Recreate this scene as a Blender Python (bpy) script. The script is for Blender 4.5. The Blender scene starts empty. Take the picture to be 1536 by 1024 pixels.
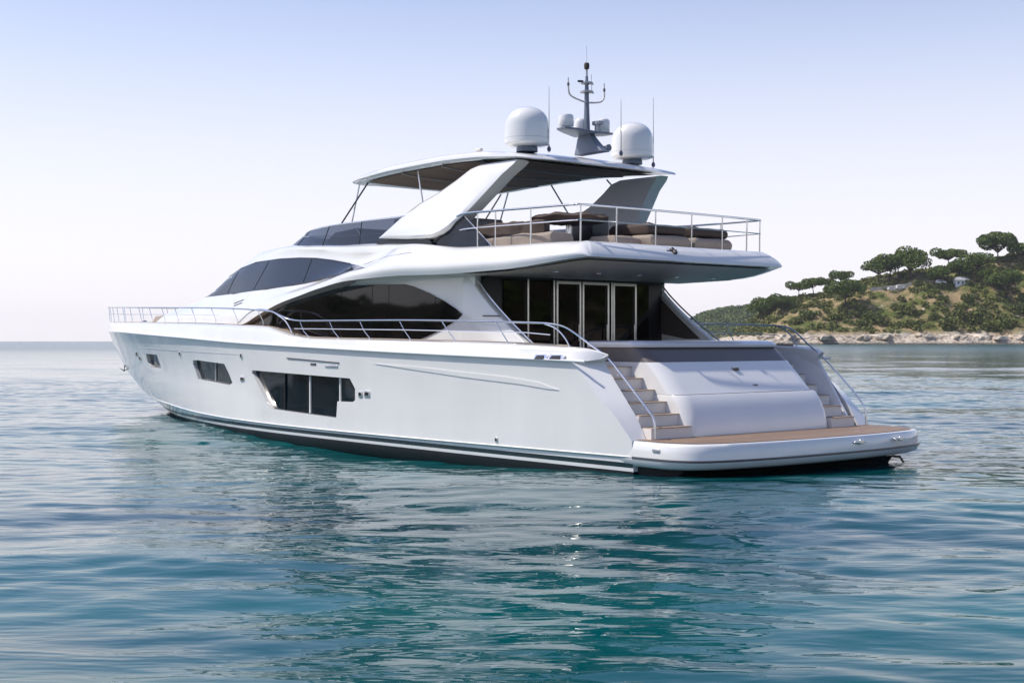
import bpy, math, random
import numpy as np
from mathutils import Vector, Matrix
from mathutils.bvhtree import BVHTree
from mathutils.geometry import delaunay_2d_cdt
rad = math.radians
scene = bpy.context.scene
# ---------------------------------------------------------------- camera
FPX = 1952.0
EYE = Vector((-14.167, 16.798, 2.1))
YAW = rad(-39.005)
D = Vector((math.cos(YAW), math.sin(YAW), 0.0))
R = Vector((math.sin(YAW), -math.cos(YAW), 0.0))
cd = bpy.data.cameras.new('camera'); cam = bpy.data.objects.new('camera', cd)
scene.collection.objects.link(cam)
cam.matrix_world = Matrix(((R.x, 0, -D.x, EYE.x), (R.y, 0, -D.y, EYE.y), (0, 1, 0, EYE.z), (0, 0, 0, 1)))
cd.sensor_width = 36; cd.lens = 36 * FPX / 1536; cd.shift_y = -1 / 1536
cd.clip_start = .1; cd.clip_end = 20000
scene.camera = cam
scene.render.resolution_x = 1024; scene.render.resolution_y = 682
# ---------------------------------------------------------------- light
SUN = Vector((.70, .71, 0)).normalized() * math.cos(rad(54)); SUN.z = math.sin(rad(54))
w = bpy.data.worlds.new('World'); scene.world = w; w.use_nodes = True
nt = w.node_tree; bg = nt.nodes['Background']
sky = nt.nodes.new('ShaderNodeTexSky'); sky.sky_type = 'NISHITA'; sky.sun_disc = False
sky.sun_elevation = rad(54); sky.sun_rotation = math.atan2(SUN.x, SUN.y)
sky.altitude = 0; sky.air_density = 1.0; sky.dust_density = .6; sky.ozone_density = 2.0
tint = nt.nodes.new('ShaderNodeMix'); tint.data_type = 'RGBA'; tint.blend_type = 'MULTIPLY'; tint.inputs[0].default_value = 1; tint.inputs[7].default_value = (.80, .71, .76, 1)
nt.links.new(sky.outputs[0], tint.inputs[6])
tcw = nt.nodes.new('ShaderNodeTexCoord'); sxw = nt.nodes.new('ShaderNodeSeparateXYZ'); nt.links.new(tcw.outputs['Generated'], sxw.inputs[0])
band = nt.nodes.new('ShaderNodeMapRange'); band.interpolation_type = 'SMOOTHERSTEP'; band.inputs[1].default_value = -.02; band.inputs[2].default_value = .39; band.inputs[3].default_value = .92; band.inputs[4].default_value = .0
nt.links.new(sxw.outputs[2], band.inputs[0])
mist = nt.nodes.new('ShaderNodeMix'); mist.data_type = 'RGBA'; mist.inputs[7].default_value = (4.55, 4.42, 4.68, 1)
nt.links.new(band.outputs[0], mist.inputs[0]); nt.links.new(tint.outputs[2], mist.inputs[6]); nt.links.new(mist.outputs[2], bg.inputs[0]); bg.inputs[1].default_value = .15
sl = bpy.data.lights.new('sun', 'SUN'); sl.energy = 3.0; sl.angle = rad(.6); sl.color = (1, .94, .85)
so = bpy.data.objects.new('sun', sl); scene.collection.objects.link(so)
so.rotation_euler = SUN.to_track_quat('Z', 'Y').to_euler()
scene.view_settings.view_transform = 'Standard'; scene.view_settings.look = 'None'
scene.view_settings.exposure = .60
scene.cycles.max_bounces = 8; scene.cycles.volume_bounces = 0

# ---------------------------------------------------------------- helpers
def ray(px, py): return D + R * ((px - 768) / FPX) + Vector((0, 0, (511 - py) / FPX))
def un(px, py, x=None, y=None, z=None):
    """the point of the boat seen at a pixel of the photograph on the plane x, y or z (metres)"""
    r = ray(px, py)
    if x is not None: t = (x - EYE.x) / r.x
    elif z is not None: t = (z - EYE.z) / r.z
    elif callable(y):
        t = 20
        for i in range(60):
            p = EYE + r * t; t = .5 * t + .5 * (y(p.x, p.z) - EYE.y) / r.y
    else: t = (y - EYE.y) / r.y
    return EYE + r * t
def land(px, py, d): return EYE + ray(px, py) * d
def hermite(xs, ys):
    xs = list(xs); ys = list(ys); n = len(xs)
    m = []
    for i in range(n):
        if i == 0: m.append((ys[1]-ys[0])/(xs[1]-xs[0]))
        elif i == n-1: m.append((ys[-1]-ys[-2])/(xs[-1]-xs[-2]))
        else:
            a = (ys[i]-ys[i-1])/(xs[i]-xs[i-1]); b = (ys[i+1]-ys[i])/(xs[i+1]-xs[i])
            m.append(0 if a*b <= 0 else 2*a*b/(a+b))
    def f(x):
        if x <= xs[0]: return ys[0]
        if x >= xs[-1]: return ys[-1]
        i = 0
        while x > xs[i+1]: i += 1
        h = xs[i+1]-xs[i]; t = (x-xs[i])/h
        return ((2*t**3-3*t*t+1)*ys[i] + (t**3-2*t*t+t)*h*m[i] + (-2*t**3+3*t*t)*ys[i+1] + (t**3-t*t)*h*m[i+1])
    return f
def catmull(P, n=6):
    P = [Vector(p) for p in P]; out = []
    for i in range(len(P)-1):
        p0 = P[max(i-1, 0)]; p1 = P[i]; p2 = P[i+1]; p3 = P[min(i+2, len(P)-1)]
        for k in range(n):
            t = k/n
            out.append(.5*((2*p1)+(p2-p0)*t+(2*p0-5*p1+4*p2-p3)*t*t+(3*p1-p0-3*p2+p3)*t**3))
    out.append(P[-1]); return out

class MB:
    def __init__(s): s.v = []; s.f = []; s.m = []
    def add(s, verts, faces, mi=0):
        o = len(s.v); s.v += [tuple(v) for v in verts]
        s.f += [tuple(i+o for i in f) for f in faces]; s.m += [mi]*len(faces); return s
    def grid(s, rows, mi=0, flip=False, close=False):
        n = len(rows[0]); vs = [p for r in rows for p in r]; fs = []
        for i in range(len(rows)-1):
            for j in range(n if close else n-1):
                j2 = (j+1) % n
                q = (i*n+j, i*n+j2, (i+1)*n+j2, (i+1)*n+j)
                fs.append(q[::-1] if flip else q)
        return s.add(vs, fs, mi)
    def box(s, a, b, mi=0):
        x0, y0, z0 = a; x1, y1, z1 = b
        return s.add([(x0,y0,z0),(x1,y0,z0),(x1,y1,z0),(x0,y1,z0),(x0,y0,z1),(x1,y0,z1),(x1,y1,z1),(x0,y1,z1)],
                     [(0,3,2,1),(4,5,6,7),(0,1,5,4),(1,2,6,5),(2,3,7,6),(3,0,4,7)], mi)
    def tube(s, P, r, n=8, mi=0):
        P = [Vector(p) for p in P]; rows = []
        rr = r if isinstance(r, (list, tuple)) else [r]*len(P)
        N = None
        for i, p in enumerate(P):
            t = (P[min(i+1, len(P)-1)] - P[max(i-1, 0)]).normalized()
            if N is None:
                N = t.orthogonal().normalized()
            N = (N - t*N.dot(t)).normalized(); B = t.cross(N)
            rows.append([p + (N*math.cos(2*math.pi*k/n) + B*math.sin(2*math.pi*k/n))*rr[i] for k in range(n)])
        s.grid(rows, mi, close=True)
        o = len(s.v) - n*len(P)
        s.f.append(tuple(range(o+n-1, o-1, -1))); s.m.append(mi)
        s.f.append(tuple(range(o+n*(len(P)-1), o+n*len(P)))); s.m.append(mi); return s
    def lathe(s, c, prof, n=32, mi=0):
        rows = [[(c[0]+r*math.cos(2*math.pi*k/n), c[1]+r*math.sin(2*math.pi*k/n), c[2]+z) for k in range(n)] for r, z in prof]
        return s.grid(rows, mi, close=True)
    def prism(s, poly, lift, mi=0):
        """poly: list of 3-D points, lift: vector"""
        n = len(poly); lift = Vector(lift)
        a = [Vector(p) for p in poly]; b = [p+lift for p in a]
        return s.add(a+b, [tuple(range(n))[::-1], tuple(range(n, 2*n))] + [(i, (i+1) % n, n+(i+1) % n, n+i) for i in range(n)], mi)
    def loft(s, rings, mi=0, cap=True):
        s.grid(rings, mi, close=True); n = len(rings[0]); o = len(s.v)-n*len(rings)
        if cap:
            s.f.append(tuple(range(o+n-1, o-1, -1))); s.m.append(mi)
            s.f.append(tuple(range(o+n*(len(rings)-1), o+n*len(rings)))); s.m.append(mi)
        return s
    def build(s, name, mats, parent=None, sharp=35, bevel=0, fix=True):
        me = bpy.data.meshes.new(name); me.from_pydata(s.v, [], s.f)
        if not isinstance(mats, (list, tuple)): mats = [mats]
        for m in mats: me.materials.append(m)
        me.polygons.foreach_set('material_index', s.m)
        me.update()
        if fix:
            import bmesh
            b = bmesh.new(); b.from_mesh(me); bmesh.ops.remove_doubles(b, verts=b.verts, dist=1e-4)
            bmesh.ops.recalc_face_normals(b, faces=b.faces)
            if bevel:
                es = [e for e in b.edges if len(e.link_faces) == 2 and e.calc_face_angle(0) > .5]
                bmesh.ops.bevel(b, geom=es, offset=bevel, segments=3, profile=.5, affect='EDGES', clamp_overlap=True)
            b.to_mesh(me); b.free()
        me.polygons.foreach_set('use_smooth', [True]*len(me.polygons))
        me.set_sharp_from_angle(angle=rad(sharp)); me.update()
        o = bpy.data.objects.new(name, me); scene.collection.objects.link(o)
        if parent: o.parent = parent
        return o
def tag(o, label=None, cat=None, group=None, kind=None):
    if label: o['label'] = label
    if cat: o['category'] = cat
    if group: o['group'] = group
    if kind: o['kind'] = kind
    return o
def empty(name, loc=(0,0,0)):
    o = bpy.data.objects.new(name, None); o.location = loc; scene.collection.objects.link(o); return o
def mir(P): return [(p[0], -p[1], p[2]) for p in P]

# ---------------------------------------------------------------- materials
def mat(name, col, rough=.5, metal=0, coat=0, var=0, scale=3, bump=0, bscale=20, spec=.5, col2=None, stretch=(1,1,1), detail=6):
    m = bpy.data.materials.new(name); m.use_nodes = True; t = m.node_tree; b = t.nodes['Principled BSDF']
    b.inputs['Base Color'].default_value = (*col, 1); b.inputs['Roughness'].default_value = rough
    b.inputs['Metallic'].default_value = metal; b.inputs['Coat Weight'].default_value = coat
    b.inputs['Coat Roughness'].default_value = .05; b.inputs['Specular IOR Level'].default_value = spec
    tc = t.nodes.new('ShaderNodeTexCoord'); mp = t.nodes.new('ShaderNodeMapping'); mp.inputs['Scale'].default_value = stretch
    t.links.new(tc.outputs['Object'], mp.inputs[0])
    if var or col2:
        n = t.nodes.new('ShaderNodeTexNoise'); n.inputs['Scale'].default_value = scale; n.inputs['Detail'].default_value = detail
        t.links.new(mp.outputs[0], n.inputs[0])
        r = t.nodes.new('ShaderNodeValToRGB'); r.color_ramp.elements[0].position = .35; r.color_ramp.elements[1].position = .65
        c2 = col2 or tuple(c*(1-var) for c in col)
        r.color_ramp.elements[0].color = (*c2, 1); r.color_ramp.elements[1].color = (*col, 1)
        t.links.new(n.outputs[0], r.inputs[0]); t.links.new(r.outputs[0], b.inputs['Base Color'])
        mr = t.nodes.new('ShaderNodeMapRange'); mr.inputs[3].default_value = rough*.8; mr.inputs[4].default_value = min(1, rough*1.3)
        t.links.new(n.outputs[0], mr.inputs[0]); t.links.new(mr.outputs[0], b.inputs['Roughness'])
    if bump:
        n2 = t.nodes.new('ShaderNodeTexNoise'); n2.inputs['Scale'].default_value = bscale; n2.inputs['Detail'].default_value = 4
        t.links.new(mp.outputs[0], n2.inputs[0])
        bp = t.nodes.new('ShaderNodeBump'); bp.inputs['Strength'].default_value = bump; bp.inputs['Distance'].default_value = .02
        t.links.new(n2.outputs[0], bp.inputs['Height']); t.links.new(bp.outputs[0], b.inputs['Normal'])
    return m
GEL = mat('white_gelcoat', (.78,.772,.752), .20, coat=.9, var=.05, scale=1.3, stretch=(1,1,.3), bump=.07, bscale=.9)
GEL2 = mat('warm_gelcoat', (.80,.75,.70), .35, coat=.3, var=.04, scale=1)
CREAM = mat('cream_panel', (.72,.67,.62), .4, var=.05)
STRIPE = mat('dark_stripe_paint', (.012,.03,.035), .25, var=.2, scale=2)
ANTI = mat('black_antifouling', (.008,.010,.014), .5, var=.3, scale=5)
STEEL = mat('stainless_steel', (.78,.77,.75), .22, metal=1)
DKSTEEL = mat('dark_steel', (.12,.11,.10), .3, metal=.8)
GREY = mat('grey_mast_paint', (.16,.19,.24), .4, var=.1)
LGREY = mat('light_grey_paint', (.45,.45,.48), .4, var=.1)
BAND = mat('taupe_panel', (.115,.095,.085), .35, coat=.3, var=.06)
BROWN = mat('brown_canvas', (.075,.052,.042), .85, var=.25, scale=2.5, bump=.3, bscale=6)
LINING = mat('brown_lining', (.20,.155,.125), .8, var=.15, scale=2, bump=.2, bscale=5)
BEIGE = mat('beige_cushion', (.31,.255,.21), .75, var=.1, scale=3, bump=.25, bscale=8)
JOINT = mat('window_seal', (.004,.004,.004), .7, spec=.1)
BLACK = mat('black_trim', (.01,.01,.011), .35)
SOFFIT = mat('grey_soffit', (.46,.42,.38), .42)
def glass(name, col, rough=.03):
    m = mat(name, col, rough, bump=.015, bscale=.9, spec=.3); return m
GLASS = glass('black_tinted_glass', (.006,.005,.006)); HGLASS = glass('water_reflection_glass', (.003,.010,.016)); GLASSB = glass('blue_tinted_glass', (.018,.024,.036), .05)  # hull panes: blue of the reflected water is put into the base colour
def clearglass():
    m = bpy.data.materials.new('smoked_windscreen'); m.use_nodes = True; t = m.node_tree
    b = t.nodes['Principled BSDF']; b.inputs['Base Color'].default_value = (.010,.02,.045,1); b.inputs['Roughness'].default_value = .04
    tr = t.nodes.new('ShaderNodeBsdfTransparent'); tr.inputs[0].default_value = (.35,.4,.5,1)
    mx = t.nodes.new('ShaderNodeMixShader'); mx.inputs[0].default_value = .70
    t.links.new(tr.outputs[0], mx.inputs[1]); t.links.new(b.outputs[0], mx.inputs[2])
    t.links.new(mx.outputs[0], t.nodes['Material Output'].inputs[0]); return m
SMOKE = clearglass()
def teak():
    m = bpy.data.materials.new('teak_planks'); m.use_nodes = True; t = m.node_tree; b = t.nodes['Principled BSDF']
    tc = t.nodes.new('ShaderNodeTexCoord'); mp = t.nodes.new('ShaderNodeMapping')
    t.links.new(tc.outputs['Object'], mp.inputs[0]); mp.inputs['Scale'].default_value = (1,1,1); mp.inputs['Rotation'].default_value = (0,0,rad(90))
    br = t.nodes.new('ShaderNodeTexBrick'); br.inputs['Scale'].default_value = 1; br.inputs['Brick Width'].default_value = 2.2
    br.inputs['Row Height'].default_value = .065; br.inputs['Mortar Size'].default_value = .004; br.offset = .4
    br.inputs['Color1'].default_value = (.30,.20,.13,1); br.inputs['Color2'].default_value = (.22,.15,.10,1); br.inputs['Mortar'].default_value = (.06,.045,.035,1)
    t.links.new(mp.outputs[0], br.inputs[0])
    n = t.nodes.new('ShaderNodeTexNoise'); n.inputs['Scale'].default_value = 4; n.inputs['Detail'].default_value = 8
    mp2 = t.nodes.new('ShaderNodeMapping'); mp2.inputs['Scale'].default_value = (6,.6,1)
    t.links.new(tc.outputs['Object'], mp2.inputs[0]); t.links.new(mp2.outputs[0], n.inputs[0])
    mx = t.nodes.new('ShaderNodeMix'); mx.data_type = 'RGBA'; mx.blend_type = 'MULTIPLY'; mx.inputs[0].default_value = .7
    rp = t.nodes.new('ShaderNodeValToRGB'); rp.color_ramp.elements[0].color = (.55,.5,.5,1); rp.color_ramp.elements[1].color = (1.3,1.3,1.3,1)
    t.links.new(n.outputs[0], rp.inputs[0]); t.links.new(br.outputs[0], mx.inputs[6]); t.links.new(rp.outputs[0], mx.inputs[7])
    t.links.new(mx.outputs[2], b.inputs['Base Color']); b.inputs['Roughness'].default_value = .55; return m
TEAK = teak()

# ================================================================ YACHT
yacht = empty('motor_yacht', (0,0,0))
tag(yacht, 'large white flybridge motor yacht anchored on calm blue water, stern to the right', 'yacht')
# ---------------- hull
stem = hermite([-.7,-.3,0,.23,.74,1.69,2.41,2.75], [19.5,21.8,22.93,23.79,25.57,27.02,27.81,27.9])
zr = hermite([0,.4,3.2,6,8.4,12.5,15.5,18.4,20.2,22.3,27.8], [1.75,1.76,1.82,1.88,1.94,2.05,2.16,2.25,2.30,2.35,2.41])
zt = hermite([.6,.85,1.15,1.5,3.4,6.2,9.6,10.2,10.8,11.5,12.7,15.3,18.2,22.6,27.8], [1.80,1.90,1.98,2.01,2.07,2.12,2.17,2.22,2.31,2.41,2.45,2.52,2.57,2.64,2.70])
zc = hermite([0,9,13,15.4,17,18.6,21,24.9], [.34,.30,.31,.34,.38,.43,.47,.50])
zdk = hermite([0,4,9.6,10.4,11.4,15,20,27.8], [1.66,1.95,2.0,2.06,2.3,2.42,2.5,2.6])
def plan(x, B0, B1, xe, a, b=1.0):
    if x <= 9: 
        t = x/9.0; return B0+(B1-B0)*(1-(1-max(0, t))**2)
    u = min(1, (x-9)/(xe-9)); return B1*max(0, 1-u**a)**b
# level: (z(x), B0, B1, exponent, x0)
LV = [
 (lambda x: -.62+max(0, x-14)*.045, 2.2, 2.4, 2.0, 0),
 (lambda x: -.25, 2.85, 2.95, 2.05, 0),
 (lambda x: 0.0, 2.95, 3.10, 2.2, 0),
 (lambda x: .115, 2.955, 3.11, 2.2, 0),
 (lambda x: .17, 2.96, 3.115, 2.2, 0),
 (lambda x: .245, 2.965, 3.12, 2.2, 0),
 (lambda x: zc(x)-.03, 2.97, 3.12, 2.22, 0),
 (lambda x: zc(x), 2.995, 3.165, 2.25, 0),
 (lambda x: zc(x)+.018, 2.985, 3.13, 2.25, 0),
 (lambda x: max(.586, zc(x)+.1), 2.99, 3.13, 2.18, 0),
 (lambda x: .586+(zr(x)-.586)*.25+max(0, (zc(x)-.3))*.5, 2.995, 3.11, 2.15, .30),
 (lambda x: .586+(zr(x)-.586)*.5+max(0, (zc(x)-.3))*.3, 3.0, 3.11, 2.15, .64),
 (lambda x: .586+(zr(x)-.586)*.75+max(0, (zc(x)-.3))*.1, 3.0, 3.12, 2.28, .99),
 (lambda x: zr(x)-.02, 3.02, 3.14, 2.5, 1.30),
 (lambda x: zr(x)+.0, 3.05, 3.17, 2.5, 1.10),
 (lambda x: zr(x)+.035, 3.02, 3.14, 2.5, .92),
 (lambda x: zr(x)+.04+(zt(x)-zr(x)-.04)*.6, 3.0, 3.11, 2.48, .82),
 (lambda x: zr(x)+.04+(zt(x)-zr(x)-.04)*.88, 2.95, 3.06, 2.45, .80),
 (lambda x: zt(x), 2.87, 2.98, 2.4, .82),
 (lambda x: zt(x)-.01, 2.76, 2.87, 2.35, .86),
]
def bz(k, x): return LV[k][0](x)
def lvl_y(k, x):
    z = bz(k, x); B0, B1, a = LV[k][1:4]
    y = plan(x, B0, B1, stem(z), a)
    if k >= 14 and x < 1.55: y -= (y-2.72)*min(1, (1.55-x)/.72)**2
    return y
def hull_y(x, z):
    lo = None
    for k in range(2, 18):
        a, b = bz(k, x), bz(k+1, x)
        if z <= b or k == 17:
            t = 0 if b-a < 1e-5 else min(1, max(0, (z-a)/(b-a)))
            return lvl_y(k, x)*(1-t)+lvl_y(k+1, x)*t
NS = 130
ss = [0, .006, .012, .02, .03] + [i/NS for i in range(5, NS-2)] + [.988, .993, .997, 1.0]
def xof(k, s):
    xe = 27.8
    for _ in range(8): xe = stem(bz(k, xe))
    return LV[k][4] + s*(xe-.004-LV[k][4])
rings = []
for s in ss:
    out = []
    for k in range(len(LV)):
        x = xof(k, s); z = bz(k, x)
        out.append((x, max(.012, lvl_y(k, x)), z))
    xi = out[-1][0]
    zd = (.55 if xi < 1.55 else (1.66 if xi < 3.2 else zdk(xi)-.02))
    yi = max(.008, out[-1][1]-.06)
    zi = out[-1][2]
    inner = []
    ztop = zi-.03
    for q in range(6):
        if q == 0: inner.append((xi, max(.006, min(yi, out[-1][1])), ztop)); continue
        zo = out[14-q][2]
        t = max(0, (ztop-max(zo, zd)))/(ztop-.55) if xi > 1.5 else 0
        zz = zo-.0 if xi <= 1.5 else ztop+(zd-ztop)*q/5
        if xi <= 1.5: xx = out[14-q][0]-.36*max(0, (zo-.586)/1.2)
        else: xx = xi
        if q == 5 and xi <= 1.5: zz = .55
        inner.append((xx, max(.006, min(yi, out[-1][1])), zz))
    port = out+inner
    star = [(a, -b, c) for a, b, c in port][::-1]
    rings.append(port+star)
hb = MB(); n = len(rings[0])
kmat = {0: 2, 1: 2, 2: 2, 3: 0, 4: 1, 5: 0}
vs = [p for r in rings for p in r]; hb.v = vs
for i in range(len(rings)-1):
    for j in range(n):
        j2 = (j+1) % n
        hb.f.append((i*n+j, i*n+j2, (i+1)*n+j2, (i+1)*n+j))
        jj = j if j < n/2 else n-2-j
        hb.m.append(2 if j == n-1 else kmat.get(jj, 0))
# stern cap: strips between port and starboard so that the boolean gets clean faces
h2 = n//2
for j in range(h2-1):
    if j <= 8: hb.f.append((j, n-1-j, n-2-j, j+1)); hb.m.append(2 if j < 3 else 0)
# wing end: outer levels 9..18 against inner wall points
ends = [h2-1, h2-1, h2-2, h2-2, h2-3, h2-3, h2-4, h2-4, h2-5, h2-5]
for side in (0, 1):
    idx = lambda q: q if side == 0 else n-1-q
    for k_ in range(9, 13):
        hb.f.append((idx(k_), idx(k_+1), idx(20+13-k_), idx(20+14-k_))); hb.m.append(0)
    hb.f.append(tuple(idx(q) for q in [13]+list(range(14, 20))+[20, 21])); hb.m.append(0)
assert h2 == 26
hb.f.append((9, h2-1, h2, n-10)); hb.m.append(0)
# bow cap
o = (len(rings)-1)*n
for j in range(h2-1): hb.f.append((o+j, o+j+1, o+n-2-j, o+n-1-j)); hb.m.append(0)
hull = hb.build('hull', [GEL, STRIPE, ANTI], yacht, sharp=32)

def pxw(pts, s, ox, oy, f): 
    out = []
    for X, Y in pts:
        p = un(ox+X/s, oy+Y/s, y=f); out.append((p.x, p.z))
    return out
BIG = pxw([(432,192),(1120,250),(1232,260),(1276,345),(1276,438),(1258,453),(1130,448),(1122,584),(588,510),(570,498),(428,215)], 5.486, 300, 520, hull_y)
MIDW = pxw([(664,512),(700,512),(903,540),(966,685),(945,702),(702,656),(664,545)], 5.12, 160, 440, hull_y)
SMALL = pxw([(300,462),(385,470),(418,575),(345,565),(318,530)], 5.12, 160, 440, hull_y)
def cutter(poly, side, dep=.11):
    m = MB(); k = len(poly)
    a = [(x, side*(hull_y(x, z)-dep), z) for x, z in poly]; b = [(x, side*(hull_y(x, z)+.5), z) for x, z in poly]
    m.add(a+b, [tuple(range(k)), tuple(range(k, 2*k))] + [(i, (i+1) % k, k+(i+1) % k, k+i) for i in range(k)])
    return m.build('cut', GEL)
for poly in (BIG, MIDW, SMALL):
    for side in (1, -1):
        c = cutter(poly, side)
        md = hull.modifiers.new('b', 'BOOLEAN'); md.operation = 'DIFFERENCE'; md.solver = 'EXACT'; md.object = c
        dg = bpy.context.evaluated_depsgraph_get(); me2 = bpy.data.meshes.new_from_object(hull.evaluated_get(dg))
        hull.modifiers.clear(); old = hull.data
        if len(me2.vertices) > 1000: hull.data = me2
        bpy.data.objects.remove(c)
hull.data.set_sharp_from_angle(angle=rad(30))

def cdt(poly, step=.25):
    xs = [p[0] for p in poly]; zs = [p[1] for p in poly]
    bd = []
    for i in range(len(poly)):
        a = Vector(poly[i]); b = Vector(poly[(i+1) % len(poly)]); k = max(1, int((b-a).length/step))
        for q in range(k): bd.append(a.lerp(b, q/k))
    nb = len(bd); pts = list(bd)
    def inside(x, z):
        c = False; j = nb-1
        for i in range(nb):
            if (bd[i].y > z) != (bd[j].y > z) and x < (bd[j].x-bd[i].x)*(z-bd[i].y)/(bd[j].y-bd[i].y)+bd[i].x: c = not c
            j = i
        return c
    x = min(xs)+step/2
    while x < max(xs):
        z = min(zs)+step/2
        while z < max(zs):
            if inside(x, z) and min((Vector((x, z))-b).length for b in bd) > step*.35: pts.append(Vector((x, z)))
            z += step
        x += step
    r = delaunay_2d_cdt(pts, [(i, (i+1) % nb) for i in range(nb)], [tuple(range(nb))], 1, 1e-5)
    return r[0], r[2], nb
def decal(poly, surf, name, m, parent, off=.012, step=.2, skirt=.04, side=1, both=False):
    """a pane or strip laid on the surface y = surf(x, z), with a skirt for thickness"""
    V, F, nb = cdt(poly, step); mb = MB()
    pts = [(v.x, side*(surf(v.x, v.y)+off), v.y) for v in V]
    mb.add(pts, [tuple(f) for f in F])
    ring = [(pts[i]) for i in range(nb)]; back = [(p[0], p[1]-side*skirt, p[2]) for p in ring]
    mb.add(ring+back, [(i, (i+1) % nb, nb+(i+1) % nb, nb+i) for i in range(nb)])
    return mb.build(name, m, parent, sharp=40)
def strip2(a, b, wd):
    a = Vector(a); b = Vector(b); d = (b-a).normalized(); nn = Vector((-d.y, d.x))*wd/2
    return [tuple(a+nn), tuple(b+nn), tuple(b-nn), tuple(a-nn)]
def shrink(poly, k):
    c = sum((Vector(p) for p in poly), Vector((0, 0)))/len(poly)
    return [tuple(c+(Vector(p)-c)*k) for p in poly]
hs = lambda x, z: hull_y(x, z)
for side in (1, -1):
    for nm, poly, muls in (('hull_window', BIG, [(9.93,10.1,.028,BLACK),(9.6,9.6,.05,GEL),(8.48,8.48,.05,GEL)]), ('hull_window', MIDW, []), ('porthole', SMALL, [])):
        p = decal(poly, hs, nm, HGLASS, yacht, off=-.10, step=.3, skirt=.002, side=side)
        xs = [q[0] for q in poly]; zs = [q[1] for q in poly]
        lines = []
        f = hull_y
        if poly is BIG:
            for X, T, B_, W, M in ((672,222,520,.02,BLACK),(877,240,545,.045,GEL),(1124,258,585,.045,GEL)):
                a = un(300+X/5.486, 520+T/5.486, y=f); b = un(300+X/5.486, 520+B_/5.486, y=f); lines.append(((a.x, a.z), (b.x, b.z), W, M))
        if poly is MIDW:
            a = un(160+812/5.12, 440+530/5.12, y=f); b = un(160+812/5.12, 440+672/5.12, y=f); lines.append(((a.x, a.z), (b.x, b.z), .03, LGREY))
        for a, b, W, M in lines: decal(strip2(a, b, W), hs, 'mullion', M, p, off=-.075, step=.4, skirt=.03, side=side)
# ---------------- rubbing strake and hull side fittings
for side in (1, -1):
    m = MB(); P = []
    for i in range(90):
        x = .95+(27.6-.95)*i/89; P.append((x, side*(plan(x, 3.05, 3.17, 27.81, 2.5)+.005), zr(x)+.002))
    m.tube(P, .022, 8); m.build('rubbing_strake', STEEL if False else GEL, yacht)
    m = MB(); P = []
    # long spear-shaped scoop pressed into the topside
    sc = [(6.9,1.66),(5.5,1.62),(4.07,1.55),(2.9,1.49),(2.1,1.42),(1.62,1.31),(1.9,1.32),(2.6,1.38),(4.07,1.46),(5.5,1.56)]
    decal(sc, hs, 'styling_scoop', GEL, yacht, off=.012, step=.2, skirt=.03, side=side)
    for x0, x1 in ((2.19, 1.9), (1.83, 1.5)):
        fr = decal([(x0,1.79),(x0-.05,1.88),(x1,1.885),(x1-.05,1.86),(x1-.03,1.785)], lambda x, z: hull_y(x, z)+.0, 'vent_frame', STEEL, yacht, off=.03, step=.3, skirt=.05, side=side)
        decal([(x0-.05,1.805),(x0-.09,1.862),(x1+.03,1.865),(x1+.01,1.80)], lambda x, z: hull_y(x, z), 'vent_opening', BLACK, fr, off=.036, step=.3, skirt=.01, side=side)
    for (pa, pb, wd, hh) in ((362,533,.08,.13),(364,568,.22,.11),(541,591,.14,.12),(551,590.5,.2,.13),(270,530,.1,.12),(205.5,530.5,.14,.16),(210.5,537,.12,.13),(745,659,.07,.08)):
        pq = un(pa, pb, y=hull_y); x, z = pq.x, pq.z
        y = hull_y(x, z)
        m = MB(); m.box((x-wd/2, side*(y-.03) if side > 0 else -(y+.02), z-hh/2), (x+wd/2, side*(y+.02) if side > 0 else -(y-.03), z+hh/2)); 
        f = m.build('hull_fitting', STEEL, yacht, bevel=.012)
        m = MB(); m.box((x-wd*.3, side*y+side*.0-.026 if side < 0 else y+.0, z-hh*.28), (x+wd*.3, side*y if side < 0 else y+.026, z+hh*.28)); m.build('fitting_opening', BLACK, f)
    # gangway locker: slim bar and handle
    m = MB(); m.tube([(10.3, side*(hull_y(10.3,1.72)+.012), 1.735), (8.2, side*(hull_y(8.2,1.62)+.012), 1.66)], .012, 6); m.build('locker_trim', DKSTEEL, yacht)
    m = MB(); m.box((8.25, side*hull_y(8.4,1.6)-.02, 1.565), (8.75, side*hull_y(8.4,1.6)+.02, 1.615)); m.build('locker_handle', STEEL, yacht, bevel=.012)
    m = MB(); m.box((9.1, side*hull_y(9.2,1.6)-.015, 1.60), (9.33, side*hull_y(9.2,1.6)+.015, 1.64)); m.build('locker_handle', DKSTEEL, yacht, bevel=.01)
    # faint seam line forward
    m = MB(); P = [(12.7+(20.6-12.7)*i/20, 0, 0) for i in range(21)]
    P = [(x, side*(hull_y(x, 1.79+(x-12.7)*.016)+.0025), 1.79+(x-12.7)*.016) for x, _, _ in P]
    m.tube(P, .005, 5); m.build('seam_line', LGREY, yacht)
# anchor in its bow pocket
ap = un(189, 532, y=0); aq = un(186, 556, y=0)
m = MB(); m.tube([(ap.x-.3, .0, ap.z+.05), tuple(ap), tuple(aq)], .014, 8)
m.tube([(aq.x+.02,.14,aq.z+.09), tuple(aq), (aq.x-.05,-.14,aq.z+.08)], [.006,.02,.006], 8)
m.build('anchor', DKSTEEL, yacht)

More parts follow.
